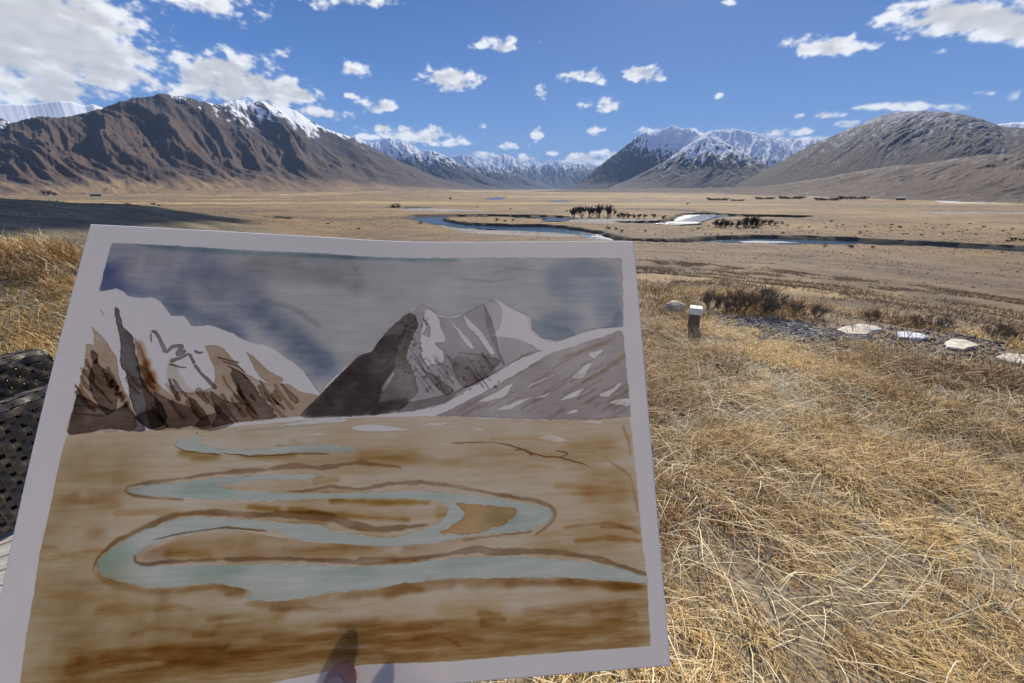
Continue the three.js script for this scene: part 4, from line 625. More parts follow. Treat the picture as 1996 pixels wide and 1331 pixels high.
// ---------------------------------------------------------------- the terrace: paving, pebbles, wicker armchair
const YAW = 15 * RAD, fwd = [Math.sin(YAW), -Math.cos(YAW)], side = [Math.cos(YAW), Math.sin(YAW)];   // which way the chair looks, and its right hand
{
  const M = [0, 1, 2, 3].map((k) => { const R = rng(300 + k), d = new Uint8Array(128 * 128 * 4), t0 = 0.9 + R() * 0.16; for (let y = 0; y < 128; y++) for (let x = 0; x < 128; x++) { const n = fbm(x / 30 + k * 9, y / 22, 4) * 0.16 + fbm(x / 3 + k, y / 3, 2) * 0.12, o = (y * 128 + x) * 4, v = clamp((0.80 + n) * t0) * 235; d[o] = v; d[o + 1] = v * 0.97; d[o + 2] = v * 0.93; d[o + 3] = 255; } const t = new THREE.DataTexture(d, 128, 128); t.colorSpace = THREE.SRGBColorSpace; t.magFilter = THREE.LinearFilter; t.wrapS = t.wrapT = THREE.RepeatWrapping; t.needsUpdate = true; return std({ map: t, color: lin(0.78, 0.76, 0.74), roughness: 0.9 }); });
  const root = new THREE.Group();
  const ang = 0.72, L = 0.40, B = 0.105, gap = 0.006, paver = new THREE.BoxGeometry(L - gap, 0.05, B - gap);
  { const p = paver.attributes.position; for (let i = 0; i < p.count; i++) if (p.getY(i) > 0) { p.setX(i, p.getX(i) * 0.994); p.setZ(i, p.getZ(i) * 0.98); } paver.computeVertexNormals(); }
  const slab = new THREE.BoxGeometry(6.2, 0.05, 3.9);
  root.rotation.y = ang; root.position.set(-3.6, 0, -0.4);
  const bed = part('mortar_bed', slab, std({ color: lin(0.20, 0.185, 0.17) }), root); bed.position.y = -0.031;
  // pavers: the ones within reach of the lens as pieces
  const R = rng(41), rest = [];
  const w = new THREE.Vector3();
  root.updateMatrixWorld(true);
  let n = 0;
  for (let i = 0; i < 15; i++) for (let j = 0; j < 36; j++) {
    const x = (i - 7) * L, z = (j - 17.5) * B;
    w.set(x, 0, z).applyMatrix4(root.matrixWorld);
    const y = -0.004 + R() * 0.003, k = Math.floor(R() * 4);
    if (Math.hypot(w.x + 2.6, w.z + 1.4) < 1.75 && n < 290) { const m = part('paver', paver, M[k], root); m.position.set(x, y, z); n++; }
    else { const g = paver.clone(); g.translate(x, y, z); rest.push(g); }
  }
  const o = part('paver_field', mergeGeometries(rest), M[1], root); o.userData.kind = 'stuff';
  tag(addTop(root, 'patio'), 'pale narrow concrete pavers under the wicker chair', 'patio', null, 'structure');
}
{   // washed pebbles between patio and grass
  const R = rng(81), g = new THREE.IcosahedronGeometry(1, 2), p = g.attributes.position;
  for (let i = 0; i < p.count; i++) { const n = 1 + noise(p.getX(i) * 1.3 + 4, p.getY(i) * 1.3 + p.getZ(i)) * 0.35; p.setXYZ(i, p.getX(i) * n, p.getY(i) * n * 0.62, p.getZ(i) * n * 0.8); }
  g.computeVertexNormals();
  const N = 3600, im = new THREE.InstancedMesh(g, std({ roughness: 0.75 }), N), q = new THREE.Object3D(), c = new THREE.Color();
  for (let i = 0; i < N; i++) {
    const t = R() * 6 - 4.2, s = R(), x = -4.45 + fwd[0] * 0.9 + side[0] * t + fwd[0] * (s - 0.5) * 0.75, z = -2.85 + fwd[1] * 0.35 + side[1] * t + fwd[1] * (s - 0.5) * 0.75;
    if (Math.hypot(x, z) > 5.5) { i--; continue; }
    q.position.set(x, groundHeight(x, z) + 0.012 + R() * 0.02, z); q.rotation.set(R() * 0.7, R() * 7, R() * 0.7); const k = 0.014 + R() * R() * 0.022; q.scale.set(k * (1 + R() * 0.5), k, k);
    q.updateMatrix(); im.setMatrixAt(i, q.matrix); const v = 0.22 + R() * 0.45; im.setColorAt(i, c.setRGB(v, v * 0.99, v * 0.97));
  }
  im.castShadow = im.receiveShadow = true;
  tag(addTop(im, 'pebbles'), 'grey river pebbles in a strip behind the wicker chair', 'pebbles', null, 'stuff');
}
{   // woven armchair looking out over the valley
  const root = new THREE.Group();
  const rgbs = [[0.050, 0.038, 0.027], [0.066, 0.050, 0.033], [0.036, 0.029, 0.023], [0.085, 0.064, 0.042]];
  const mats = rgbs.map((c) => new THREE.MeshPhysicalMaterial({ color: lin(...c), roughness: 0.5, clearcoat: 0.08, clearcoatRoughness: 0.4 }));
  const R = rng(7);
  let count = 0;
  // one flat strand: path(t) -> [point, outward normal], of the given width
  function strand(path, steps, width, parent, name = 'strand') {
    const pos = [], idx = [], th = 0.0026;
    for (let i = 0; i <= steps; i++) {
      const t = i / steps, a = path(Math.max(0, t - 0.5 / steps)), b = path(Math.min(1, t + 0.5 / steps)), c = path(t), dir = new THREE.Vector3().subVectors(b[0], a[0]).normalize(), nn = c[1].clone().normalize(), wv = new THREE.Vector3().crossVectors(dir, nn).normalize();
      for (const [u, v] of [[-1, -0.4], [-0.7, 1], [0.7, 1], [1, -0.4]]) { const p = c[0].clone().addScaledVector(wv, u * width / 2).addScaledVector(nn, v * th); pos.push(p.x, p.y, p.z); }
      if (i < steps) for (let k = 0; k < 4; k++) { const A = i * 4 + k, B = i * 4 + (k + 1) % 4; idx.push(A, B, A + 4, A + 4, B, B + 4); }
    }
    const g = geo(pos, idx); count++;
    return part(name, g, mats[Math.floor(R() * 4)], parent);
  }
  // a woven panel: point(u, v) and normal on it; nu strands standing, nv lying
  function weave(parent, point, normal, nu, nv, wu, wv, skip = []) {
    const amp = 0.0056;
    for (let j = 0; j < nv; j++) { if (skip.includes(j)) continue; const v = (j + 0.5) / nv; strand((t) => { const ph = Math.cos(Math.PI * (t * nu - 0.5)) * (j % 2 ? 1 : -1), n = normal(t, v); return [point(t, v).addScaledVector(n, amp * ph), n]; }, nu * 3, wv, parent); }
    for (let i = 0; i < nu; i++) { const u = (i + 0.5) / nu; strand((t) => { const ph = -Math.cos(Math.PI * (t * nv - 0.5)) * (i % 2 ? -1 : 1) * (i % 2 ? 1 : 1), n = normal(u, t); return [point(u, t).addScaledVector(n, amp * ph * (i % 2 ? 1 : 1)), n]; }, nv * 3, wu, parent); }
  }
  const V = (x, y, z) => new THREE.Vector3(x, y, z);
  // local axes: +x to the chair's right, -z forward
  const W = 0.92, D = 0.82, AH = 0.62, AW = 0.15, SH = 0.34;
  function armPanel(parent, xo, out) {   // outside wall, rolled top, inside wall in one sheet: v runs up, over and down
    const half = AW / 2, H = AH - half;
    const prof = (v) => { const len = H * 2 + Math.PI * half, s = v * len; if (s < H) return [half * out, s, out, 0]; if (s < H + Math.PI * half) { const a = (s - H) / half; return [half * out * Math.cos(a), H + half * Math.sin(a) * 0.7, out * Math.cos(a), Math.sin(a)]; } return [-half * out, H - (s - H - Math.PI * half), -out, 0]; };
    const nose = (u) => 1 - 0.035 * smooth(u, 0.93, 1);
    const point = (u, v) => { const [x, y] = prof(v); return V(xo + x * nose(u), 0.045 + y * (1 - 0.035 * smooth(u, 0.9, 1)), D / 2 - u * D); }, normal = (u, v) => { const [, , nx, ny] = prof(v); return V(nx, ny, 0); };
    weave(parent, point, normal, 15, 25, 0.042, 0.041);
    // front end
    weave(parent, (u, v) => V(xo - half * 0.92 + u * half * 1.84, 0.045 + v * (AH - 0.05 - 0.03 * (Math.abs(u - 0.5) * 2) ** 2), -D / 2 - 0.004), () => V(0, 0, -1), 4, 14, 0.028, 0.03);
  }
  const right = new THREE.Group(); right.name = 'armrest'; root.add(right); armPanel(right, W / 2 - AW / 2, 1);
  const left = new THREE.Group(); left.name = 'armrest'; root.add(left); armPanel(left, -W / 2 + AW / 2, -1);
  const back = new THREE.Group(); back.name = 'backrest'; root.add(back);
  const inner = W - 2 * AW;
  weave(back, (u, v) => V(-inner / 2 + u * inner, 0.30 + v * 0.5, D / 2 - 0.02 + v * 0.10), () => V(0, 0.15, 1), 14, 12, 0.03, 0.03);
  part('seat', new THREE.BoxGeometry(inner - 0.02, 0.05, D - 0.12), mats[0], root).position.set(0, SH, -0.02);
  const cushion = new THREE.BoxGeometry(inner - 0.03, 0.1, D - 0.14, 6, 3, 6); { const p = cushion.attributes.position; for (let i = 0; i < p.count; i++) { const x = p.getX(i) / (inner / 2), z = p.getZ(i) / (D / 2); p.setY(i, p.getY(i) * (1 - 0.45 * Math.max(x * x, z * z) ** 3)); } cushion.computeVertexNormals(); }
  for (const [x, z] of [[-1, -1], [1, -1], [-1, 1], [1, 1]]) { const l = part('leg', new THREE.CylinderGeometry(0.018, 0.016, 0.06, 12), mats[2], root); l.position.set(x * (W / 2 - AW / 2), 0.03, z * (D / 2 - 0.05)); }
  part('frame_rail', new THREE.BoxGeometry(0.03, 0.03, D - 0.05), mats[2], root).position.set(W / 2 - AW / 2, 0.06, 0);
  part('frame_rail', new THREE.BoxGeometry(0.03, 0.03, D - 0.05), mats[2], root).position.set(-W / 2 + AW / 2, 0.06, 0);
  // right outer wall passes the point seen at the picture's left edge
  const fx = -3.165 + 0.07, fz = -2.22;   // front of the far arm
  root.position.set(fx + side[0] * (W / 2 - AW / 2) - fwd[0] * D / 2, 0.002, fz + side[1] * (W / 2 - AW / 2) - fwd[1] * D / 2);
  root.rotation.y = -YAW;
  tag(addTop(root, 'wicker_armchair'), 'dark brown woven wicker armchair on the pavers, facing the valley', 'armchair');
  log('chair strands', count);
}
{   // flat stepping stones, marker post, boulder and gravel at the terrace edge
  const R = rng(55);
  const stoneMat = (k, c) => { const d = new Uint8Array(128 * 128 * 4); for (let y = 0; y < 128; y++) for (let x = 0; x < 128; x++) { const n = 1 + fbm(x / 26 + k * 5, y / 18, 4) * 0.3 + fbm(x / 3, y / 3 + k, 2) * 0.2, o = (y * 128 + x) * 4; for (let q = 0; q < 3; q++) d[o + q] = clamp(c[q] * n * 255, 0, 255); d[o + 3] = 255; } const t = new THREE.DataTexture(d, 128, 128); t.colorSpace = THREE.SRGBColorSpace; t.magFilter = THREE.LinearFilter; t.wrapS = t.wrapT = THREE.RepeatWrapping; t.repeat.set(1.6, 1.6); t.needsUpdate = true; return std({ map: t, roughness: 0.85 }); };
  function flagstone(px, list, label, k, c) {
    const pts = list.map(([x, y]) => onLevel(x, y, 0.06)), cx0 = pts.reduce((a, p) => a + p[0], 0) / pts.length, cz0 = pts.reduce((a, p) => a + p[2], 0) / pts.length;
    const s = new THREE.Shape(); pts.forEach((p, i) => (i ? s.lineTo(p[0] - cx0, -(p[2] - cz0)) : s.moveTo(p[0] - cx0, -(p[2] - cz0))));
    const g = new THREE.ExtrudeGeometry(s, { depth: 0.022, bevelEnabled: true, bevelSize: 0.004, bevelThickness: 0.005, bevelSegments: 1, steps: 1 }); g.rotateX(-Math.PI / 2);
    const m = new THREE.Mesh(g, stoneMat(k, c)); m.castShadow = m.receiveShadow = true; m.position.set(cx0, groundHeight(cx0, cz0) + 0.005, cz0); m.rotation.set((R() - 0.5) * 0.05, 0, (R() - 0.5) * 0.05);
    tag(addTop(m, 'flagstone'), label, 'flagstone', 'flat stones along the gravel path');
  }
  flagstone(0, [[1633, 637], [1650, 630], [1672, 632], [1699, 641], [1692, 646], [1655, 645]], 'leftmost pale flagstone with a brownish top beside its thin neighbour', 1, [0.80, 0.75, 0.68]);
  flagstone(1, [[1666, 628], [1680, 626], [1706, 630], [1722, 636], [1700, 638], [1682, 634]], 'thin white flagstone just behind the leftmost one', 2, [0.86, 0.84, 0.80]);
  flagstone(2, [[1752, 641], [1772, 640], [1796, 643], [1812, 650], [1800, 654], [1755, 652]], 'bluish white flagstone in the middle of the row', 3, [0.80, 0.81, 0.83]);
  flagstone(3, [[1846, 660], [1858, 652], [1884, 653], [1914, 664], [1890, 668], [1882, 672], [1850, 668]], 'cream flagstone with a notched front edge right of the middle', 4, [0.83, 0.79, 0.71]);
  flagstone(4, [[1944, 686], [1966, 677], [2010, 680], [2030, 690], [2010, 699], [1975, 694]], 'pale flagstone cut by the right edge of the photo', 5, [0.84, 0.81, 0.75]);
  // marker post with a white cap
  const b = onLevel(1349, 641, 0), post = new THREE.Group();
  post.position.set(b[0], groundHeight(b[0], b[2]) - 0.02, b[2]); post.rotation.y = -0.42;
  part('post_body', new THREE.BoxGeometry(0.125, 0.20, 0.125), std({ color: lin(0.17, 0.125, 0.08), roughness: 0.95 }), post).position.y = 0.10;
  const cap = part('post_cap', new THREE.BoxGeometry(0.13, 0.075, 0.13), std({ color: lin(0.78, 0.77, 0.74), roughness: 0.6 }), post); cap.position.y = 0.245;
  part('cap_top', new THREE.ConeGeometry(0.094, 0.02, 4, 1), std({ color: lin(0.80, 0.79, 0.77), roughness: 0.6 }), post).position.y = 0.2975;
  post.children[2].rotation.y = Math.PI / 4;
  tag(addTop(post, 'marker_post'), 'short square dark post with a white cap standing in the grass', 'post');
  const g = new THREE.IcosahedronGeometry(1, 4), p = g.attributes.position;
  for (let i = 0; i < p.count; i++) { const n = 1 + fbm(p.getX(i) * 1.1 + 3, p.getY(i) * 1.1 + p.getZ(i) * 0.9, 4) * 0.35; p.setXYZ(i, p.getX(i) * n * 0.155, p.getY(i) * n * 0.105, p.getZ(i) * n * 0.14); }
  g.computeVertexNormals();
  const bp = onLevel(1314, 606, 0), bo = new THREE.Mesh(g, stoneMat(9, [0.66, 0.62, 0.55])); bo.castShadow = bo.receiveShadow = true;
  bo.position.set(bp[0], groundHeight(bp[0], bp[2]) + 0.045, bp[2]);
  tag(addTop(bo, 'boulder'), 'rounded tan boulder in the grass behind the white capped post', 'boulder');
  // gravel
  const q = new THREE.IcosahedronGeometry(1, 1), N = 9000, im = new THREE.InstancedMesh(q, std({ roughness: 0.85 }), N), o = new THREE.Object3D(), c = new THREE.Color();
  const area = [[1400, 620, 1580, 638, 2200], [1480, 638, 1700, 664, 1500], [1560, 636, 1960, 690, 900]];
  let n = 0;
  for (const [x0, y0, x1, y1, k] of area) for (let i = 0; i < k; i++) {
    const a = R(), e = R(), px = mix(x0, x1, a), py = mix(y0, y1, e) + (a - 0.5) * (y1 - y0) * 0.3, w = onLevel(px, py, 0), s = 0.006 + R() * R() * 0.02;
    o.position.set(w[0], groundHeight(w[0], w[2]) + s * 0.35, w[2]); o.rotation.set(R() * 3, R() * 7, R() * 3); o.scale.set(s * 1.2, s * 0.7, s); o.updateMatrix(); im.setMatrixAt(n, o.matrix);
    const v = 0.12 + R() * R() * 0.5; im.setColorAt(n++, c.setRGB(v, v * 0.9, v * 0.79));
  }
  im.count = n; im.castShadow = im.receiveShadow = true;
  tag(addTop(im, 'gravel'), 'loose grey gravel patch beside the flagstones', 'gravel', null, 'stuff');
}
log('terrace done');
// ---------------------------------------------------------------- dry grass: single blades, matted and combed by the wind, joined into a few meshes
function inPatio(x, z) { const dx = x + 3.6, dz = z + 0.4, c = Math.cos(0.72), s = Math.sin(0.72), u = dx * c - dz * s, v = dx * s + dz * c; return Math.abs(u) < 3.08 && Math.abs(v) < 1.95; }
function inPebbles(x, z) { const dx = x + 4.45 - fwd[0] * 0.9, dz = z + 2.85 - fwd[1] * 0.35, t = dx * side[0] + dz * side[1], s = dx * fwd[0] + dz * fwd[1]; return t > -4.25 && t < 1.85 && Math.abs(s) < 0.4 && Math.hypot(x, z) < 5.5; }
const BARE = [[[1405, 618], [1570, 622], [1700, 640], [1720, 668], [1560, 664], [1440, 648], [1395, 634]], [[1620, 622], [1740, 624], [1840, 640], [1960, 668], [2050, 700], [1960, 704], [1800, 680], [1640, 655]]].map((l) => l.map(([x, y]) => { const p = onLevel(x, y, 0); return [p[0], p[2]]; }));
const GRASS = std({ vertexColors: true, side: THREE.DoubleSide, roughness: 0.75 });
class Meadow {
  constructor(blades, seg) { this.seg = seg; this.per = seg * 2 + 1; this.pos = new Float32Array(blades * this.per * 3); this.col = new Float32Array(blades * this.per * 3); this.idx = new Uint32Array(blades * (seg * 2 - 1) * 3); this.n = 0; this.max = blades; }
  blade(R, x, y, z, dir, len, wide, pitch, lay, c) {
    if (this.n >= this.max) return;
    const { pos, col, idx, seg, per } = this, k0 = this.n * per, twist = (R() - 0.5) * 1.1, st = len / seg, floor = y + 0.003;
    let px = x, py = y, pz = z, ii = this.n * (seg * 2 - 1) * 3;
    const tone = 0.7 + R() * 0.5;
    for (let i = 0; i <= seg; i++) {
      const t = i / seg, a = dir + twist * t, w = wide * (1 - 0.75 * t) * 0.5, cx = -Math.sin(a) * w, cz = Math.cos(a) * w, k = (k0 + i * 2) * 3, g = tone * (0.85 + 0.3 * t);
      if (i < seg) { pos[k] = px - cx; pos[k + 1] = py; pos[k + 2] = pz - cz; pos[k + 3] = px + cx; pos[k + 4] = py; pos[k + 5] = pz + cz; col[k] = col[k + 3] = c[0] * g; col[k + 1] = col[k + 4] = c[1] * g; col[k + 2] = col[k + 5] = c[2] * g; }
      else { pos[k] = px; pos[k + 1] = py; pos[k + 2] = pz; col[k] = c[0] * g; col[k + 1] = c[1] * g; col[k + 2] = c[2] * g; }
      if (i < seg - 1) { const b = k0 + i * 2; idx[ii++] = b; idx[ii++] = b + 1; idx[ii++] = b + 2; idx[ii++] = b + 2; idx[ii++] = b + 1; idx[ii++] = b + 3; }
      else if (i === seg - 1) { const b = k0 + i * 2; idx[ii++] = b; idx[ii++] = b + 1; idx[ii++] = b + 2; }
      px += Math.cos(a) * Math.cos(pitch) * st; pz += Math.sin(a) * Math.cos(pitch) * st; py = Math.max(floor, py + Math.sin(pitch) * st); pitch -= lay / seg * (0.6 + t);
    }
    this.n++;
  }
  finish(name, label) {
    const v = this.n * this.per * 3, m = new THREE.Mesh(geo(this.pos.subarray(0, v), this.idx.slice(0, this.n * (this.seg * 2 - 1) * 3), this.col.subarray(0, v)), GRASS);
    m.castShadow = m.receiveShadow = true;
    tag(addTop(m, name), label, 'grass', null, 'stuff');
  }
}
const grassTone = (x, z, R) => {
  const a = fbm(x * 0.55, z * 0.55, 3), b = fbm(x * 2.2 + 20, z * 2.2, 2), k = clamp(0.48 + a * 1.1 + b * 0.7 + (R() - 0.5) * 0.35);
  let c = mix3([0.34, 0.18, 0.06], [0.88, 0.62, 0.25], k);
  if (R() < 0.14) c = mix3(c, [0.90, 0.76, 0.48], 0.8);
  if (R() < 0.08) c = mix3(c, [0.26, 0.22, 0.09], 0.7);
  return mix3(c, [0.38, 0.22, 0.09], smooth(b - a * 0.4, 0.2, 0.5) * 0.6);
};
const combed = (x, z) => noise(x * 0.45 + 8, z * 0.45) * 7 + noise(x * 1.6, z * 1.6 + 30) * 3;
function sow(name, label, o) {
  const R = rng(o.seed), m = new Meadow(o.blades, o.seg);
  while (m.n < o.blades) {
    const sect = o.sectors[R() < o.sectors[0][2] ? 0 : R() < (o.sectors[1]?.[2] ?? 1) ? Math.min(1, o.sectors.length - 1) : o.sectors.length - 1];
    const r = Math.sqrt(mix(o.r0 * o.r0, o.r1 * o.r1, R())), a = mix(sect[0], sect[1], R()) * RAD, x = Math.sin(a) * r, z = -Math.cos(a) * r, keep = o.keep(x, z, r);
    if (R() > keep) continue;
    const c = o.tone(x, z, R), rich = o.rich(x, z), comb = combed(x, z), s = o.size(r) * rich * (0.7 + R() * 0.6), n = Math.round(o.per * (0.6 + R() * 0.8)), y = groundHeight(x, z, 60) - 0.006;
    for (let b = 0; b < n; b++) {
      const ra = R() * 7, rr = Math.sqrt(R()) * o.reach * s, dir = R() < 0.3 ? comb + (R() - 0.5) * 1.9 : R() * 6.3;
      m.blade(R, x + Math.cos(ra) * rr, y, z + Math.sin(ra) * rr, dir, s * o.tall * (0.45 + R() * 0.9), o.wide(r) * (0.6 + R() * 0.8), o.pitch - R() * 0.85, o.lay * (0.5 + R() * 0.8), c);
    }
  }
  m.finish(name, label);
}
{
  const clear = (x, z) => { if (inPatio(x, z) || inPebbles(x, z)) return 0; for (const b of BARE) { const d = polyDistance(b, x, z); if (d < 0.12) return d < -0.15 ? 0.03 : 0.25; } return 1; };
  const lawn = (x, z) => clear(x, z) * clamp(0.72 + fbm(x * 1.5 + 4, z * 1.5, 3) * 1.9, 0.1, 1);
  const lumps = (x, z) => clamp(0.95 + fbm(x * 1.3, z * 1.3 + 11, 3) * 1.5, 0.4, 1.8);
  const nearSectors = [[9, 74, 0.82], [-18, 9, 0.62], [-64, -40, 1]];
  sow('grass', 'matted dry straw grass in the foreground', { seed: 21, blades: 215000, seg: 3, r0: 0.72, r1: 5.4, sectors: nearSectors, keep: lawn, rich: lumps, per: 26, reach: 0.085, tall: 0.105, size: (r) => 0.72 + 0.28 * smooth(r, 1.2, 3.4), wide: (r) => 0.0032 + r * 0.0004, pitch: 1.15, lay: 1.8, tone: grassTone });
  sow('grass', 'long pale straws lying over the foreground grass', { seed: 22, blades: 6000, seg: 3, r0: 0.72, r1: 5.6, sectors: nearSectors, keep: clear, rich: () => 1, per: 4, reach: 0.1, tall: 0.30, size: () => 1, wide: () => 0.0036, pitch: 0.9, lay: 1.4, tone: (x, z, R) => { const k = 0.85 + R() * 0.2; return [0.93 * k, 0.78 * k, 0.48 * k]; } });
  sow('grass', 'dry golden grass across the terrace', { seed: 23, blades: 150000, seg: 2, r0: 5.2, r1: 11, sectors: [[9, 66, 0.62], [-64, -43, 0.85], [-43, 9, 1]], keep: lawn, rich: (x, z) => lumps(x, z) * (x < -2 ? 1.3 : 0.95), per: 20, reach: 0.15, tall: 0.19, size: () => 1, wide: (r) => 0.003 + r * 0.0009, pitch: 1.2, lay: 1.9, tone: (x, z, R) => grassTone(x, z, R).map((v, k) => v * (x < -2 ? [1.12, 1.2, 1.3][k] : 1)) });  // left bank blades lightened, standing in for sun glowing through them
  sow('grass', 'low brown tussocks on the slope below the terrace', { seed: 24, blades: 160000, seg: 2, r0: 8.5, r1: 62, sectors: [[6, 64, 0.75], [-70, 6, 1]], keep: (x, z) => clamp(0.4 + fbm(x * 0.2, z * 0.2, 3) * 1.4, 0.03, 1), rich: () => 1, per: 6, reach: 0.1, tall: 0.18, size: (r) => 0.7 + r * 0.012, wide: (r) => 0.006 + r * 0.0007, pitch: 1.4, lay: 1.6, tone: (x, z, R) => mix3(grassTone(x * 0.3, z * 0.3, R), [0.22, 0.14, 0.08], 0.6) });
  sow('grass', 'scattered tussocks on the lower slope and river flat', { seed: 25, blades: 60000, seg: 2, r0: 60, r1: 340, sectors: [[-58, 58, 1]], keep: (x, z) => (channelDistance(x, z) > 2 ? clamp(0.3 + fbm(x * 0.05, z * 0.05, 3) * 1.4, 0.02, 1) : 0), rich: () => 1, per: 8, reach: 0.14, tall: 0.30, size: (r) => 0.8 + r * 0.002, wide: (r) => 0.02 + r * 0.00045, pitch: 1.4, lay: 1.4, tone: (x, z, R) => mix3(grassTone(x * 0.1, z * 0.1, R), [0.25, 0.165, 0.095], 0.6) });
}
log('grass done');
// ---------------------------------------------------------------- bare willows, river scrub, dry shrubs, huts
function limb(out, a, b, r0, r1) {   // a three-sided tapering stick
  const d = new THREE.Vector3().subVectors(b, a).normalize(), u = new THREE.Vector3(Math.abs(d.y) > 0.9 ? 1 : 0, Math.abs(d.y) > 0.9 ? 0 : 1, 0).cross(d).normalize(), v = new THREE.Vector3().crossVectors(d, u), k = out.pos.length / 3;
  for (const [p, r] of [[a, r0], [b, r1]]) for (let i = 0; i < 3; i++) { const t = i * 2.0944; out.pos.push(p.x + (u.x * Math.cos(t) + v.x * Math.sin(t)) * r, p.y + (u.y * Math.cos(t) + v.y * Math.sin(t)) * r, p.z + (u.z * Math.cos(t) + v.z * Math.sin(t)) * r); }
  for (let i = 0; i < 3; i++) { const j = (i + 1) % 3; out.idx.push(k + i, k + j, k + 3 + i, k + 3 + i, k + j, k + 3 + j); }
}
function branching(seed, o) {
  const R = rng(seed), stems = { pos: [], idx: [] }, twigs = { pos: [], idx: [] };
  const go = (p, d, len, r, depth) => {
    const bend = new THREE.Vector3(R() - 0.5, (R() - 0.35) * 0.6, R() - 0.5).multiplyScalar(o.wander), m = p.clone().addScaledVector(d, len * 0.5), d2 = d.clone().add(bend).normalize(), e = m.clone().addScaledVector(d2, len * 0.5), out = depth <= o.stemDepth ? stems : twigs, r1 = Math.max(o.thin, r * 0.66);
    limb(out, p, m, r, (r + r1) / 2); limb(out, m, e, (r + r1) / 2, r1);
    if (depth >= o.depth) return;
    const n = o.forks[Math.min(depth, o.forks.length - 1)];
    for (let i = 0; i < n; i++) { const f = i === 0 ? 1 : 0.35 + R() * 0.65, q = p.clone().lerp(m, Math.min(1, f * 2)).lerp(e, Math.max(0, f * 2 - 1)), dd = d2.clone().add(new THREE.Vector3(R() - 0.5, R() * o.lift - 0.15, R() - 0.5).multiplyScalar(o.spread)).normalize(); go(q, dd, len * (0.62 + R() * 0.25), r1 * (0.7 + R() * 0.3), depth + 1); }
  };
  for (let s = 0; s < o.stems; s++) { const a = s / o.stems * 6.28 + R(), d = new THREE.Vector3(Math.cos(a) * o.splay * R(), 1, Math.sin(a) * o.splay * R()).normalize(); go(new THREE.Vector3(Math.cos(a) * o.foot, -0.03, Math.sin(a) * o.foot), d, o.len * (0.75 + R() * 0.5), o.radius, 0); }
  return [geo(stems.pos, stems.idx), geo(twigs.pos, twigs.idx)];
}
const WOOD = std({ color: lin(0.085, 0.068, 0.056) }), TWIG = std({ color: lin(0.115, 0.09, 0.075) }), SCRUB = std({ color: lin(0.085, 0.066, 0.05) }), GREY = std({ color: lin(0.17, 0.145, 0.12) });
// unit height trees
const willowShapes = [1, 2, 3].map((k) => branching(60 + k, { stems: 4, splay: 0.9, foot: 0.03, len: 0.30, radius: 0.022, thin: 0.0075, wander: 0.5, depth: 5, stemDepth: 1, forks: [3, 3, 3, 3, 2], spread: 1.0, lift: 1.0 }));
const bushShapes = [1, 2].map((k) => branching(80 + k, { stems: 9, splay: 1.6, foot: 0.02, len: 0.30, radius: 0.02, thin: 0.012, wander: 0.7, depth: 4, stemDepth: 0, forks: [3, 3, 2, 2], spread: 1.2, lift: 0.9 }));
const shrubShapes = [1, 2, 3].map((k) => branching(90 + k, { stems: 8, splay: 1.3, foot: 0.012, len: 0.26, radius: 0.012, thin: 0.0035, wander: 0.7, depth: 5, stemDepth: 1, forks: [3, 3, 3, 2, 2], spread: 1.1, lift: 0.9 }));
for (const [a, b] of [...willowShapes, ...bushShapes, ...shrubShapes]) { b.computeBoundingBox(); const h = b.boundingBox.max.y; a.scale(1 / h, 1 / h, 1 / h); b.scale(1 / h, 1 / h, 1 / h); }
const TR = rng(123);
function plant(name, label, category, group, shapes, mats, names, px, py, high, level = FLOOR, wide = 1) {
  const p = level === null ? onLevel(px, py, 0) : onLevel(px, py, level), root = new THREE.Group(), s = shapes[Math.floor(TR() * shapes.length)], y = groundHeight(p[0], p[2]);
  const h = high * Math.hypot(p[0], EYE.y - y, p[2]) / FOCAL * Math.cos(Math.atan((px - CX) / FOCAL));   // height in metres of what spans that many pixels there
  part(names[0], s[0], mats[0], root); part(names[1], s[1], mats[1], root);
  root.position.set(p[0], y - 0.02 * h, p[2]); root.rotation.y = TR() * 6.28; root.scale.set(h * wide, h, h * wide);
  return tag(addTop(root, name), label, category, group);
}
const W2 = [WOOD, TWIG];
[[1119, 424, 19, 'leftmost bare willow of the clump on the river flat'], [1134, 424, 22, 'second bare willow from the left in the clump'], [1149, 423, 20, 'middle bare willow of the clump on the river flat'], [1167, 423, 25, 'tall bare willow right of the middle of the clump'], [1186, 423, 25, 'rightmost tall bare willow of the clump']].forEach(([x, y, h, l]) => plant('willow_tree', l, 'tree', 'willow clump on the river flat', willowShapes, W2, ['trunk', 'crown'], x, y, h, FLOOR, 1.7));
const NTH = ['first', 'second', 'third', 'fourth', 'fifth', 'sixth', 'seventh', 'eighth', 'ninth', 'tenth', 'eleventh', 'twelfth', 'thirteenth'];
[1206, 1214, 1224, 1236, 1246, 1256, 1274, 1293, 1310].forEach((x, i) => plant('willow_sapling', NTH[i] + ' low sapling, counted rightwards from the willow clump', 'sapling', 'sapling row right of the willows', bushShapes, [SCRUB, SCRUB], ['stem', 'crown'], x, 424 + (i > 6 ? 3 : 0), i < 3 ? 11 : 8.5, FLOOR, 1.0));
[[1396, 17], [1404, 15], [1412, 20], [1424, 13], [1437, 15], [1450, 19], [1459, 23], [1468, 21], [1476, 17], [1488, 11], [1500, 12], [1510, 9], [1524, 7]].forEach(([x, h], i) => plant('river_shrub', NTH[i] + ' leafless shrub from the left in the thicket beside the oxbow pool', 'shrub', 'thicket beside the oxbow', bushShapes, [SCRUB, SCRUB], ['stem', 'crown'], x, 442 + (i % 3) - (i > 8 ? 4 : 0), h, FLOOR, 0.85));
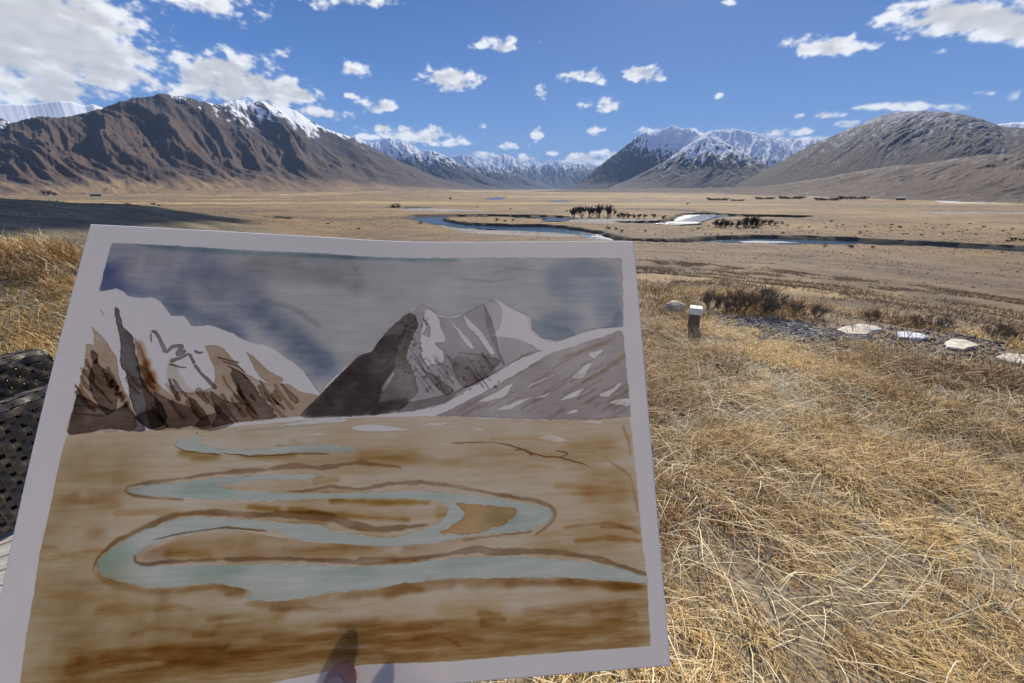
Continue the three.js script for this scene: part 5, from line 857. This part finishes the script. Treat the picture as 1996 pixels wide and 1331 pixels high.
plant('river_shrub', 'lone bare shrub on the bank just right of the painting corner', 'shrub', null, shrubShapes, [SCRUB, SCRUB], ['stem', 'crown'], 1283, 475, 25, FLOOR, 1.1);
plant('river_shrub', 'lone dark round bush left of the winding river', 'shrub', null, bushShapes, [SCRUB, SCRUB], ['stem', 'crown'], 768, 404, 13, FLOOR, 1.4);
plant('river_shrub', 'tiny far bush in the middle of the flat', 'shrub', null, bushShapes, [SCRUB, SCRUB], ['stem', 'crown'], 878, 388.5, 5, FLOOR, 1.2);
[[92, 381, 11, 'widest of the dark trees below the left ridge'], [106, 380.5, 7, 'small dark tree beside the widest one below the left ridge'], [114, 377.5, 12, 'tallest of the dark trees below the left ridge'], [150, 377.5, 9, 'rightmost of the dark trees below the left ridge'], [82, 377, 14, 'leftmost of the dark trees below the left ridge']].forEach(([x, y, h, l]) => plant('shelter_tree', l, 'tree', 'trees below the left ridge', bushShapes, [SCRUB, SCRUB], ['trunk', 'crown'], x, y, h, FLOOR, 1.3));
{ // scattered low bushes over the flat
  const R = rng(511);
  const spots = [[985, 432, 4], [1000, 431, 5], [1030, 424, 4.5], [1052, 424, 5], [1062, 426, 4], [855, 430, 4], [872, 432, 5], [968, 431, 6], [1186, 447, 6], [1200, 448, 5], [1212, 452, 5], [1333, 436, 6], [1360, 446, 4], [1440, 447, 4], [1467, 447, 5], [1620, 432, 4], [1657, 484, 7], [1606, 484, 5], [1700, 485, 5], [1974, 470, 7], [1990, 471, 6], [1964, 472, 5], [1340, 398, 3], [700, 447, 4], [640, 440, 4], [1105, 412, 3], [995, 408, 3], [930, 404, 3], [300, 400, 5], [310, 402, 4], [250, 401, 6], [820, 437, 5]];
  for (let i = 0; i < 60; i++) spots.push([1240 + R() * 740, 436 + R() * 24, 1.6 + R() * 2.4]);
  for (const [x, y, h] of spots) plant('low_bush', 'small dark low bush dotted over the straw coloured flat', 'bush', 'low bushes dotted over the flat', bushShapes, [SCRUB, SCRUB], ['stem', 'crown'], x, y, h, FLOOR, 1.2 + R() * 0.5);
}
// dry shrubs along the lip of the terrace
[[1382, 604, 46, 'bluish grey dry shrub left of the tangle above the white capped post'], [1412, 612, 38, 'low dry shrub just right of the bluish grey one'], [1438, 610, 52, 'dense brown dry shrub in the middle of the terrace edge tangle'], [1478, 608, 60, 'tallest upright twiggy shrub on the terrace edge'], [1502, 612, 44, 'pale twiggy shrub right of the tallest one'], [1548, 612, 34, 'low dark shrub behind the gravel patch'], [1590, 616, 30, 'small dry shrub behind the leftmost flagstone'], [1700, 622, 26, 'small dry shrub behind the thin white flagstone'], [1790, 622, 30, 'grey dry shrub behind the middle flagstone'], [1836, 622, 42, 'upright twiggy shrub behind the cream flagstone'], [1950, 640, 44, 'dark dry shrub near the right edge of the photo'], [1985, 644, 34, 'low dry shrub cut by the right edge of the photo']].forEach(([x, y, h, l], i) => plant('dry_shrub', l, 'shrub', 'dry shrubs along the terrace edge', shrubShapes, i % 3 === 0 ? [GREY, GREY] : [SCRUB, std({ color: lin(0.15, 0.11, 0.075) })], ['stem', 'twigs'], x, y, h, null, 1.25));
// dark scrub thickets along the foot of the right hillside
const thicketShapes = [1, 2].map((k) => { const R = rng(700 + k); return [0, 1].map((q) => { const list = []; for (let i = 0; i < 9; i++) { const g = bushShapes[i % 2][q].clone(), h = 0.55 + R() * 0.45; g.rotateY(i * 1.3); g.scale(h * 1.3, h, h * 1.3); g.translate((i - 4) * 0.55, 0, (R() - 0.5) * 1.6); list.push(g); } return mergeGeometries(list); }); });
[[1398, 390.5, 8, 'leftmost dark scrub thicket on the far side of the flat'], [1437, 391.5, 5, 'small dark scrub thicket right of the leftmost'], [1490, 388.5, 7, 'dark scrub thicket under the pyramid peak'], [1542, 388, 9, 'long dark scrub thicket in the middle of the hillside foot'], [1612, 391, 9, 'wide dark scrub thicket below the dome'], [1662, 388.5, 10, 'dark scrub thicket right of the wide one below the dome']].forEach(([x, y, h, l]) => { const t = plant('scrub_thicket', l, 'scrub', 'scrub thickets at the hillside foot', thicketShapes, [SCRUB, SCRUB], ['stem', 'crown'], x, y, h * 0.75, FLOOR, 1.1); t.rotation.y = -0.5; for (const c of t.children) c.userData.kind = 'stuff'; });
// far huts
function hut(px, py, dist, w, d, h, turn, label, roofColour, wallColour) {
  const p = atDistance(px, py, dist), root = new THREE.Group(), y = p[1];
  const wall = std({ color: lin(...wallColour) }), roof = std({ color: lin(...roofColour), roughness: 0.5 });
  part('wall', new THREE.BoxGeometry(w, h, d), wall, root).position.y = h / 2;
  const s = new THREE.Shape([new THREE.Vector2(-d / 2 - 0.5, 0), new THREE.Vector2(d / 2 + 0.5, 0), new THREE.Vector2(0, h * 0.6)]);
  const rg = new THREE.ExtrudeGeometry(s, { depth: w + 0.8, bevelEnabled: false }); rg.translate(0, 0, -(w + 0.8) / 2); rg.rotateY(Math.PI / 2);
  part('roof', rg, roof, root).position.y = h;
  part('door', new THREE.BoxGeometry(w * 0.14, h * 0.75, 0.15), std({ color: lin(0.05, 0.045, 0.04) }), root).position.set(w * 0.1, h * 0.375, d / 2 + 0.08);
  for (const k of [-0.3, 0.35]) part('window', new THREE.BoxGeometry(w * 0.12, h * 0.35, 0.12), std({ color: lin(0.04, 0.045, 0.05), roughness: 0.2 }), root).position.set(w * k, h * 0.6, d / 2 + 0.065);
  root.position.set(p[0], y, p[2]); root.rotation.y = turn;
  tag(addTop(root, 'farm_hut'), label, 'hut');
}
hut(187, 382.5, 1150, 15, 8, 3.4, 0.9, 'low dark roofed farm shed on the flat below the left ridge', [0.16, 0.18, 0.2], [0.11, 0.09, 0.075]);
hut(1755, 390, 1020, 12, 8, 3.6, -0.9, 'small pale roofed hut at the foot of the right hillside', [0.34, 0.34, 0.35], [0.12, 0.09, 0.07]);
log('plants done');

// a small cumulus overhead, whose shadow lies on the spur to the left
{
  const R = rng(64), parts = [];
  for (let i = 0; i < 26; i++) {
    const g = new THREE.IcosahedronGeometry(1, 4), p = g.attributes.position, r = 32 + R() * 34, ox = (R() - 0.5) * 120, oz = (R() - 0.5) * 90, oy = R() * 26;
    for (let k = 0; k < p.count; k++) { const n = 1 + fbm(p.getX(k) * 1.6 + i * 7, p.getY(k) * 1.6 + p.getZ(k) * 1.3, 4) * 0.5; p.setXYZ(k, ox + p.getX(k) * n * r, oy + Math.max(-0.35, p.getY(k)) * n * r * 0.7, oz + p.getZ(k) * n * r); }
    g.computeVertexNormals(); parts.push(g);
  }
  const m = new THREE.Mesh(mergeGeometries(parts), std({ color: lin(0.9, 0.9, 0.9), roughness: 1 }));
  const h = 700, back = h / Math.tan(SUN_EL);
  m.position.set(-222 + back * Math.sin(SUN_AZ), h, -112 - back * Math.cos(SUN_AZ)); m.castShadow = true;
  tag(addTop(m, 'cloud'), 'small cumulus cloud high over the valley', 'cloud', null, 'structure');
}
renderer.render(scene, camera);
